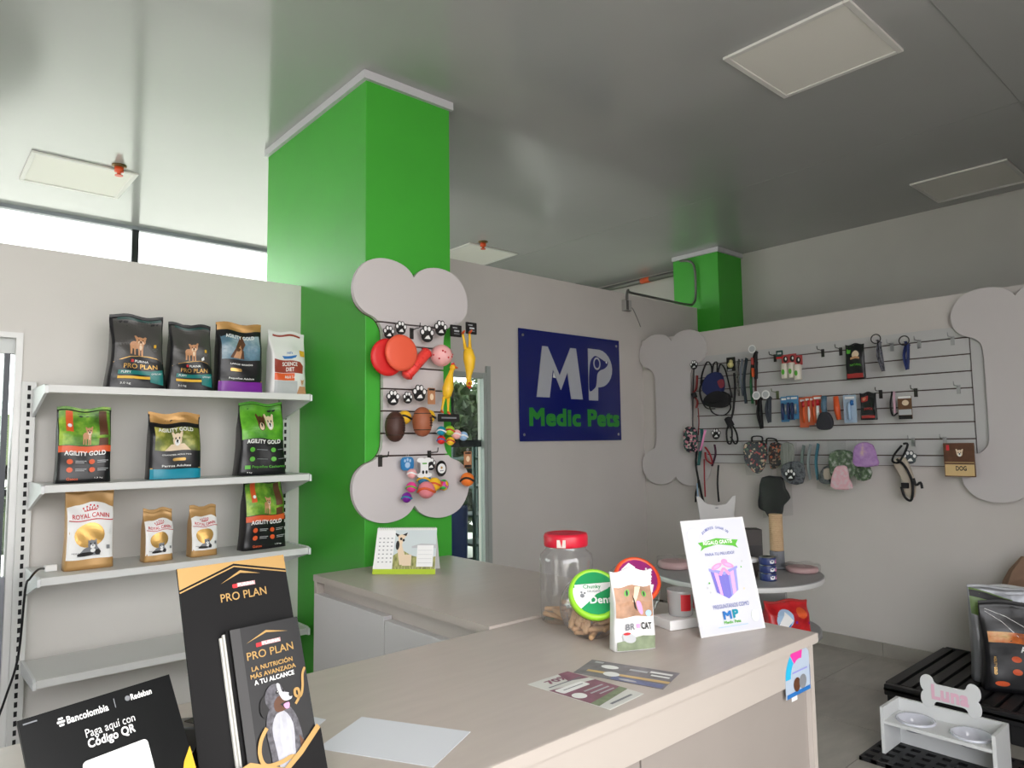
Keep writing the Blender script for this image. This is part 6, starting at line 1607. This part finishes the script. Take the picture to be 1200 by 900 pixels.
# floral leash bunch left
fabric('printed_harness', 'dark floral fabric harness hanging left of the small paw tag', 'harness', [(3.379, 1.544), (3.313, 1.556), (3.266, 1.520), (3.264, 1.375), (3.305, 1.348), (3.379, 1.362), (3.391, 1.453)], 0.03, 0.06, FLOR3)
strap('dog_leash', 'teal and pink printed leash between the floral harness and red rope', 'leash', [('webbing', [(3.233, 1.534, 0.02), (3.221, 1.451, 0.04), (3.249, 1.348, 0.03), (3.269, 1.245, 0.03)], 0.022, mat('teal_webbing', (40, 96, 92), 0.65), 0.006), ('webbing', [(3.194, 1.526, 0.03), (3.214, 1.416, 0.05), (3.241, 1.362, 0.04)], 0.016, PPINK, 0.006)])
strap('dog_leash', 'long black leash reaching down to the cat shaped board', 'leash', [('webbing', [(3.281, 1.362, 0.03), (3.286, 1.244, 0.04), (3.275, 1.107, 0.03), (3.303, 1.017, 0.03), (3.314, 0.948, 0.02)], 0.014, STRB, 0.006), ('webbing', [(3.274, 1.128, 0.03), (3.239, 1.020, 0.05), (3.219, 0.926, 0.04)], 0.016, STRB, 0.006), ('webbing', [(3.268, 1.101, 0.06), (3.264, 1.005, 0.06), (3.243, 0.925, 0.05)], 0.008, PLBLUE, 0.004)])
strap('dog_leash', 'long red leash hanging beside the long black one', 'leash', [('webbing', [(3.220, 1.293, 0.02), (3.218, 1.143, 0.03), (3.217, 0.994, 0.03)], 0.008, mat('red_webbing', (156, 40, 46), 0.65), 0.005)])
strap('printed_harness', 'small red and dark harness under the teal printed leash', 'harness', [('webbing', [(3.200, 1.389, 0.03), (3.147, 1.334, 0.05), (3.135, 1.260, 0.04), (3.188, 1.293, 0.04), (3.201, 1.348, 0.03)], 0.012, mat('red_webbing', (156, 40, 46)), 0.006), ('webbing', [(3.121, 1.409, 0.02), (3.108, 1.335, 0.03), (3.144, 1.240, 0.03)], 0.014, mat('plum_webbing', (66, 30, 52), 0.65), 0.006)])
paw('black paw tag alone on the slat right of the floral harness', wp((3.109, 1.493), 0.01), RZ, 0.085, group='paw tags on the right wall')
hang('single thin black strap hanging below the slatwall at left', (3.105, 1.247), (3.110, 0.959), 0.010, STRB, None, 'dog_leash', 'leash', 0.01, None)

# ================================================================ DISPLAY TABLE BEHIND THE COUNTER
TX, TY, TZ = 3.72, 2.27, 0.682
GREYT = mat('table_grey_top', (150, 150, 150), 0.4)
t = thing('round_display_table', 'round two tier grey display table behind the counter poster', 'table', (TX, TY, 0))
MB().lathe([(0.46, TZ - 0.03), (0.475, TZ - 0.026), (0.475, TZ - 0.004), (0.47, TZ)], 48, GREYT).build('table_top', None, t)
MB().lathe([(0.4762, TZ - 0.028), (0.4772, TZ - 0.026), (0.4772, TZ - 0.004), (0.4762, TZ - 0.003)], 48, cap=False).build('rim', mat('rim_white', (206, 206, 204), 0.45), t)
MB().lathe([(0.44, 0.35), (0.45, 0.354), (0.45, 0.378), (0.44, 0.38)], 48).build('lower_shelf', GREYT, t)
MB().box(-0.13, 0.15, 0.02, 0.04, 0.0, TZ - 0.0302).box(0.0, 0.02, -0.3, 0.0198, 0.0, TZ - 0.0302).build('cross_panel', mat('table_panel', (178, 178, 176), 0.5), t)
t = thing('cat_face_board', 'grey board with cat ears standing on the round table', 'display board', (3.93, 2.52, TZ + 0.001), R(-42))
MB().prism([(-0.11, 0.0), (0.11, 0.0), (0.125, 0.30), (0.13, 0.36), (0.145, 0.46), (0.12, 0.455), (0.07, 0.41), (0.0, 0.40), (-0.07, 0.41), (-0.12, 0.455), (-0.145, 0.46), (-0.13, 0.36), (-0.125, 0.30)], 0, 0.015, lambda a, b, c: (a * 0.86, -c, b - 0.05 if b > 0.1 else b)).build('board', mat('cat_board_grey', (192, 190, 188), 0.5), t, bevel=0.003)
prints(t, lambda x, z, e: Vector((x, -0.015 - e, z)), 1, 1, [('hole', GREY, ('ell', 0, 0.335, 0.012, 0.004))])
t = thing('scratching_post', 'tan sisal scratching post on the round table under the black coat', 'scratching post', (3.985, 2.15, TZ + 0.001), 0)
mb = MB()
zz = 0.10
prof = []
while zz < 0.315:
    prof += [(0.037, zz), (0.041, zz + 0.006), (0.037, zz + 0.012)]
    zz += 0.012
mb.lathe(prof, 20); mb.build('sisal_rope', mat('sisal', (196, 166, 130), 0.85, bump=0.5, bscale=150), t)
MB().lathe([(0.042, 0.0), (0.042, 0.095), (0.038, 0.10)], 20).build('grey_sleeve', mat('grey_plush', (120, 122, 128), 0.9, bump=0.5, bscale=200), t)
MB().lathe([(0.07, 0.0), (0.07, 0.010), (0.045, 0.012)], 24).build('base', mat('grey_plush', (120, 122, 128)), t)
def can(x, y, z, label, m):
    t = thing('food_can', label, 'can', (x, y, z), 0.4, 'stacked food cans')
    MB().lathe([(0.042, 0.0), (0.0435, 0.003), (0.0435, 0.035), (0.042, 0.038)], 24, m).build('can_body', None, t)
    MB().lathe([(0.0435, 0.0382), (0.0435, 0.0412), (0.039, 0.0412), (0.038, 0.0385)], 24, CHROME).build('rim', None, t)
    for a0 in (-2.75, -2.05):
        MB().prism([(a0, 0.010), (a0 + 0.3, 0.008), (a0 + 0.6, 0.012), (a0 + 0.6, 0.026), (a0 + 0.3, 0.029), (a0, 0.025)], 0.0437, 0.0442, lambda a, b, c: (c * math.cos(a), c * math.sin(a), b)).build('label_print', PWHITE if a0 < -2.5 else PPINK, t)
NV = mat('navy_can', (44, 58, 112), 0.4)
for k, lab in enumerate(('navy cat food can at the bottom of the stack of three', 'navy cat food can in the middle of the stack', 'navy cat food can at the top of the stack')):
    can(3.60, 2.0, TZ + 0.001 + 0.0425 * k, lab, NV)
def wrapped(label, x, y, z, r, rz=0, sz=0.05):
    t = thing('wrapped_toy', label, 'pet toy', (x, y, z), rz, 'wrapped pink toys')
    mb = MB(); mb.lathe([(r * 0.9, 0), (r, 0.008), (r, sz * 0.5), (r * 0.8, sz * 0.62)], 24); mb.build('pink_toy', mat('dusty_pink', (196, 160, 160), 0.6), t)
    rnd = random.Random(int(r * 1000))
    pts = [(r * 1.12 * math.cos(a), r * 1.12 * math.sin(a)) for a in [2 * PI * k / 20 for k in range(20)]]
    vs_ = [Vector((x_, y_, 0.001)) for x_, y_ in pts] + [Vector((x_ * .95 + rnd.uniform(-.01, .01), y_ * .95 + rnd.uniform(-.01, .01), sz * 0.9 + rnd.uniform(-.008, .008))) for x_, y_ in pts] + [Vector((0, 0, sz))]
    MB().add(vs_, [(k, (k + 1) % 20, 20 + (k + 1) % 20, 20 + k) for k in range(20)] + [(20 + k, 20 + (k + 1) % 20, 40) for k in range(20)]).build('clear_wrap', FILM, t)
wrapped('flat pink toy in clear wrap at the right side of the round table', 3.955, 1.985, TZ + 0.001, 0.088)
wrapped('pink toy in clear wrap at the left side of the round table', 3.56, 2.58, TZ + 0.001, 0.1, 0, 0.07)
t = thing('dark_display_box', 'dark upright display box behind the poster on the round table', 'box', (3.80, 2.22, TZ + 0.001), R(-42))
MB().box(-0.12, 0.06, -0.05, 0.05, 0, 0.24).build('box_body', mat('dark_brown_box', (62, 56, 54), 0.6), t, bevel=0.003)
MB().box(-0.06, 0.055, -0.0515, -0.0502, 0.02, 0.15).build('front_panel', mat('darker_panel', (40, 36, 36), 0.5), t)
MB().ball((-0.06, -0.01, 0.245), 0.02, PGREEN, 10, 6, (1.6, 1, 0.5)).build('leaf_sprig', None, t)
t = thing('white_lid_tub', 'small tub with a white lid beside the can stack', 'tub', (3.63, 2.13, TZ + 0.001))
MB().lathe([(0.04, 0), (0.045, 0.01), (0.045, 0.08)], 20).build('tub_body', mat('dark_tub', (60, 54, 52), 0.5), t)
MB().lathe([(0.05, 0.081), (0.052, 0.085), (0.05, 0.10), (0.03, 0.104)], 20).build('lid', PWHITE, t)
bag('snack_pack', 'red snack pack with a blue white print on the lower table shelf', (TX - 0.06, TY - 0.33, 0.382), 0.26, 0.19, 0.10, mottled('red_snack_film', [(0.3, (150, 22, 28)), (0.6, (200, 40, 44))], 14, 0.3), [('print', PLBLUE, ('ell', -0.25, 0.55, 0.4, 0.26, 0.3)), ('print', PBLUE, ('ell', -0.3, 0.4, 0.3, 0.12)), ('print', PWHITE, ('poly', [(-0.6, 0.4), (-0.2, 0.75), (0.1, 0.5), (-0.2, 0.3)])), ('purple_band', PPURP, ('band', [(0.2, 0.45), (0.9, 0.42)], 0.05)), ('print', PORANGE, ('ell', 0.55, 0.7, 0.25, 0.14))], R(-30), seed=31, group=None, cat='pack', topm=REDT)

# ================================================================ RIGHT CORNER: PALLET, FOOD SACKS, BOWL STAND
PAL = mat('black_pallet_plastic', (24, 24, 26), 0.5, bump=0.1, bscale=60)
t = thing('plastic_pallet', 'black plastic pallet on the floor against the right wall', 'pallet', (4.45, 0.98, 0))
px0, px1, py0, py1, pz = 3.99, 4.965, 0.36, 1.585, 0.145
MB().box(px0, px1, py0, py1, pz - 0.03, pz - 0.018).build('deck_plate', PAL, t, world=True)
n = 0
k = 0
y = py0
while y < py1 - 0.02:
    MB().box(px0 + 0.05, px1 - 0.03, y, y + 0.052, pz - 0.0178, pz).build('deck_slat', PAL, t, world=True)
    y += 0.0738
for a, b, c, d in ((px0, px0 + 0.045, py0, py1), (px1 - 0.025, px1, py0, py1)):
    MB().box(a, b, c, d, pz - 0.055, pz + 0.001).build('edge_rail', PAL, t, world=True, bevel=0.006)
for x in (px0 + 0.01, (px0 + px1) / 2 - 0.06, px1 - 0.13):
    for y in (py0 + 0.01, (py0 + py1) / 2 - 0.06, py1 - 0.13):
        MB().box(x, x + 0.12, y, y + 0.12, 0.0, pz - 0.0302).build('foot', PAL, t, world=True, bevel=0.008)
t = thing('rubber_mat', 'black perforated rubber mat under the white bowl stand', 'mat', (3.6, 1.1, 0))
mx0, mx1, my0, my1 = 3.33, 3.80, 0.45, 1.445
mb = MB()
nx, ny = 7, 16
cxs = [mx0 + (mx1 - mx0) * k / nx for k in range(nx + 1)]
cys = [my0 + (my1 - my0) * k / ny for k in range(ny + 1)]
for x in cxs:
    mb.box(max(mx0, x - 0.018), min(mx1, x + 0.018), my0, my1, 0.0005, 0.018)
for y in cys:
    mb.box(mx0, mx1, max(my0, y - 0.013), min(my1, y + 0.013), 0.0004, 0.0178)
stuff(mb.build('rubber_grid', PAL, t, world=True))
MB().box(mx0 + 0.004, mx1 - 0.004, my0 + 0.004, my1 - 0.004, 0.0002, 0.006).build('mat_base', mat('mat_black', (12, 12, 13), 0.7), t, world=True)

# raised bowl stand
t = thing('bowl_stand', 'white raised feeding stand with a pink lettered bone plate', 'bowl stand', (3.52, 1.16, 0.0185))
SX0, SX1, SY0, SY1, SH = 3.43, 3.625, 0.935, 1.385, 0.205
WM = mat('stand_white', (214, 216, 216), 0.45)
for y0, y1 in ((SY1 - 0.015, SY1), (SY0, SY0 + 0.015)):
    MB().box(SX0, SX1, y0, y1, 0.0185, SH + 0.018).build('side_panel', WM, t, world=True, bevel=0.0015)
MB().box(SX1 - 0.014, SX1, SY0 + 0.0152, SY1 - 0.0152, 0.0185, SH + 0.018).build('back_panel', WM, t, world=True)
zt = 0.165
mb = MB()
# shelf with two round openings, as a plate of quads around each hole
holes = [(3.528, 1.27), (3.528, 1.05)]
ym = (holes[0][1] + holes[1][1]) / 2
for (hx_, hy), (ya, yb) in zip(holes, ((ym, SY1 - 0.0152), (SY0 + 0.0152, ym))):
    n = 32
    ring = [(hx_ + 0.068 * math.cos(2 * PI * k / n), hy + 0.068 * math.sin(2 * PI * k / n)) for k in range(n)]
    outer = []
    for k in range(n):
        c, s = math.cos(2 * PI * k / n), math.sin(2 * PI * k / n)
        f = min((SX1 - 0.0142 - hx_) / c if c > 1e-6 else 9, (SX0 + 0.012 - hx_) / c if c < -1e-6 else 9, (yb - hy) / s if s > 1e-6 else 9, (ya - hy) / s if s < -1e-6 else 9)
        outer.append((hx_ + c * f, hy + s * f))
    for z_ in (zt, zt - 0.012):
        mb.add([Vector((x, y, z_)) for x, y in ring + outer], [(k, (k + 1) % n, n + (k + 1) % n, n + k) for k in range(n)])
    for cx2, cy2 in ((SX0 + 0.012, ya), (SX0 + 0.012, yb), (SX1 - 0.0142, ya), (SX1 - 0.0142, yb)):
        i = min(range(n), key=lambda q: (outer[q][0] - cx2) ** 2 + (outer[q][1] - cy2) ** 2)
        j0 = outer[i - 1]; j1 = outer[(i + 1) % n]
        for z_ in (zt, zt - 0.012):
            mb.add([Vector((*outer[i], z_)), Vector((*j0, z_)), Vector((cx2, cy2, z_))], [(0, 1, 2)])
            mb.add([Vector((*outer[i], z_)), Vector((*j1, z_)), Vector((cx2, cy2, z_))], [(0, 1, 2)])
mb.box(SX0 + 0.002, SX0 + 0.012, SY0 + 0.0152, SY1 - 0.0152, zt - 0.014, zt)
mb.build('shelf_plate', WM, t, world=True)
for k, (hx_, hy) in enumerate(holes):
    bt = thing('pet_bowl', ['white pet bowl in the stand, left one', 'white pet bowl in the stand, right one'][k], 'bowl', (hx_, hy, zt + 0.0006), 0, 'white bowls in the feeding stand')
    MB().lathe([(0.080, 0.0), (0.081, 0.006), (0.078, 0.010), (0.070, 0.008), (0.062, -0.02), (0.045, -0.04), (0.02, -0.046), (0.001, -0.047)], 36, cap=False).build('bowl', mat('glossy_white_melamine', (206, 208, 218), 0.12, spec=0.6, coat=0.5), bt)
pl = MB()
bo = [(z * 0.187, x * 0.213) for x, z in BONE]
nm_c = Vector((SX1 - 0.008, 1.15, SH + 0.018 + 0.062))
put = lambda a, b, c: nm_c + Vector((-c, -a, b))
pp = MB().prism(bo, 0, 0.008, put).build('bone_plate', WM, t, world=True, bevel=0.002)
prints(pp, lambda x, z, e: Vector((-0.0085 - e, -x, z)) + nm_c - Vector(t.location), 1, 1, [('lettering', mat('pale_pink_print', (226, 182, 200), 0.5), ('text', 'Luna', 0.0, 0.003, 0.15, 0.068, 0.05))])

# sacks on the pallet
it = [('orange_picture', mottled('flame_picture', [(0.3, (60, 20, 10)), (0.5, (214, 110, 40)), (0.7, (240, 200, 140))], 10, 0.4), ('rect', -0.42, 0.62, 0.9, 0.12)), ('lettering', PWHITE, ('text', 'AGILITY GOLD', 0.38, 0.5, 1.1, 0.07, 0.04)),
      ('side_lettering', GOLD, ('text', 'AGILITY GOLD', -0.76, 0.3, 0.45, 0.03, 0.02, R(-90))),
      ('orange_dot', PORANGE, ('ell', -0.28, 0.38, 0.11, 0.035)), ('orange_dot', PORANGE, ('ell', -0.28, 0.24, 0.11, 0.035)), ('orange_dot', PORANGE, ('ell', -0.62, 0.1, 0.16, 0.03)), ('orange_dot', PORANGE, ('ell', 0.4, 0.3, 0.11, 0.035)),
      ('white_string', PWHITE, ('band', [(-0.85, 0.93), (-0.4, 0.84), (0.1, 0.72)], 0.006)), ('white_string', PWHITE, ('band', [(-0.85, 0.9), (-0.5, 0.78), (-0.2, 0.64)], 0.006))]
bag('dog_food_sack', 'large black dog food sack with an orange picture on the pallet', (4.385, 1.035, 0.148), 0.40, 0.44, 0.10, BAGBLK, it, R(-62), seed=41, group='large sacks on the pallet', topm=BAGBLK)
OLIVE = mat('olive_green_print', (96, 128, 48), 0.35, var=0.35, scale=12)
it = [('stripe', OLIVE, ('poly', [(-0.95, 0.72), (0.95, 0.42), (0.95, 0.8), (-0.95, 0.99)])), ('stripe', PDARK, ('poly', [(-0.95, 0.9), (0.95, 0.72), (0.95, 0.8), (-0.95, 0.97)])), ('stripe', PGREEN, ('ell', -0.1, 0.72, 0.25, 0.05, -0.4))]
SILVER = mat('silver_film', (150, 152, 156), 0.3, 0.4, bump=0.2, bscale=20)
bag('dog_food_sack', 'black and green food sack with silver sides behind the large black sack', (4.495, 1.115, 0.148), 0.40, 0.49, 0.10, SILVER, it, R(-62), seed=42, group='large sacks on the pallet', topm=SILVER)
bag('dog_food_sack', 'white food sack with red lettering behind the green one', (4.652, 1.075, 0.148), 0.34, 0.475, 0.09, BAGWHT, [('red_lettering', PRED, ('text', 'UNIK', 0.25, 0.86, 1.3, 0.11, 0.04)), ('red_line', PRED, ('rect', 0.2, 0.76, 1.4, 0.025))], R(-62), seed=43, group='large sacks on the pallet')
t = thing('paper_sack', 'brown paper sack rising above the food sacks at the right edge', 'sack', (4.825, 1.065, 0.148), R(-62))
KR = mat('kraft_paper', (132, 104, 84), 0.8, var=0.12, scale=8, bump=0.2, bscale=12)
prof = [(0.17, 0.07, 0.0), (0.17, 0.07, 0.33), (0.15, 0.05, 0.47), (0.12, 0.03, 0.54), (0.06, 0.015, 0.62)]
vs_ = []
for a, b, z in prof:
    vs_ += [(-a, -b, z), (-0.02, -b * 0.6, z + 0.01), (a, -b, z), (a, 0, z), (a, b, z), (0, b, z), (-a, b, z), (-a * .92, 0, z)]
fs = [(j * 8 + i, j * 8 + (i + 1) % 8, (j + 1) * 8 + (i + 1) % 8, (j + 1) * 8 + i) for j in range(4) for i in range(8)] + [tuple(range(7, -1, -1)), tuple(range(32, 40))]
MB().add(vs_, fs).build('paper_body', KR, t)
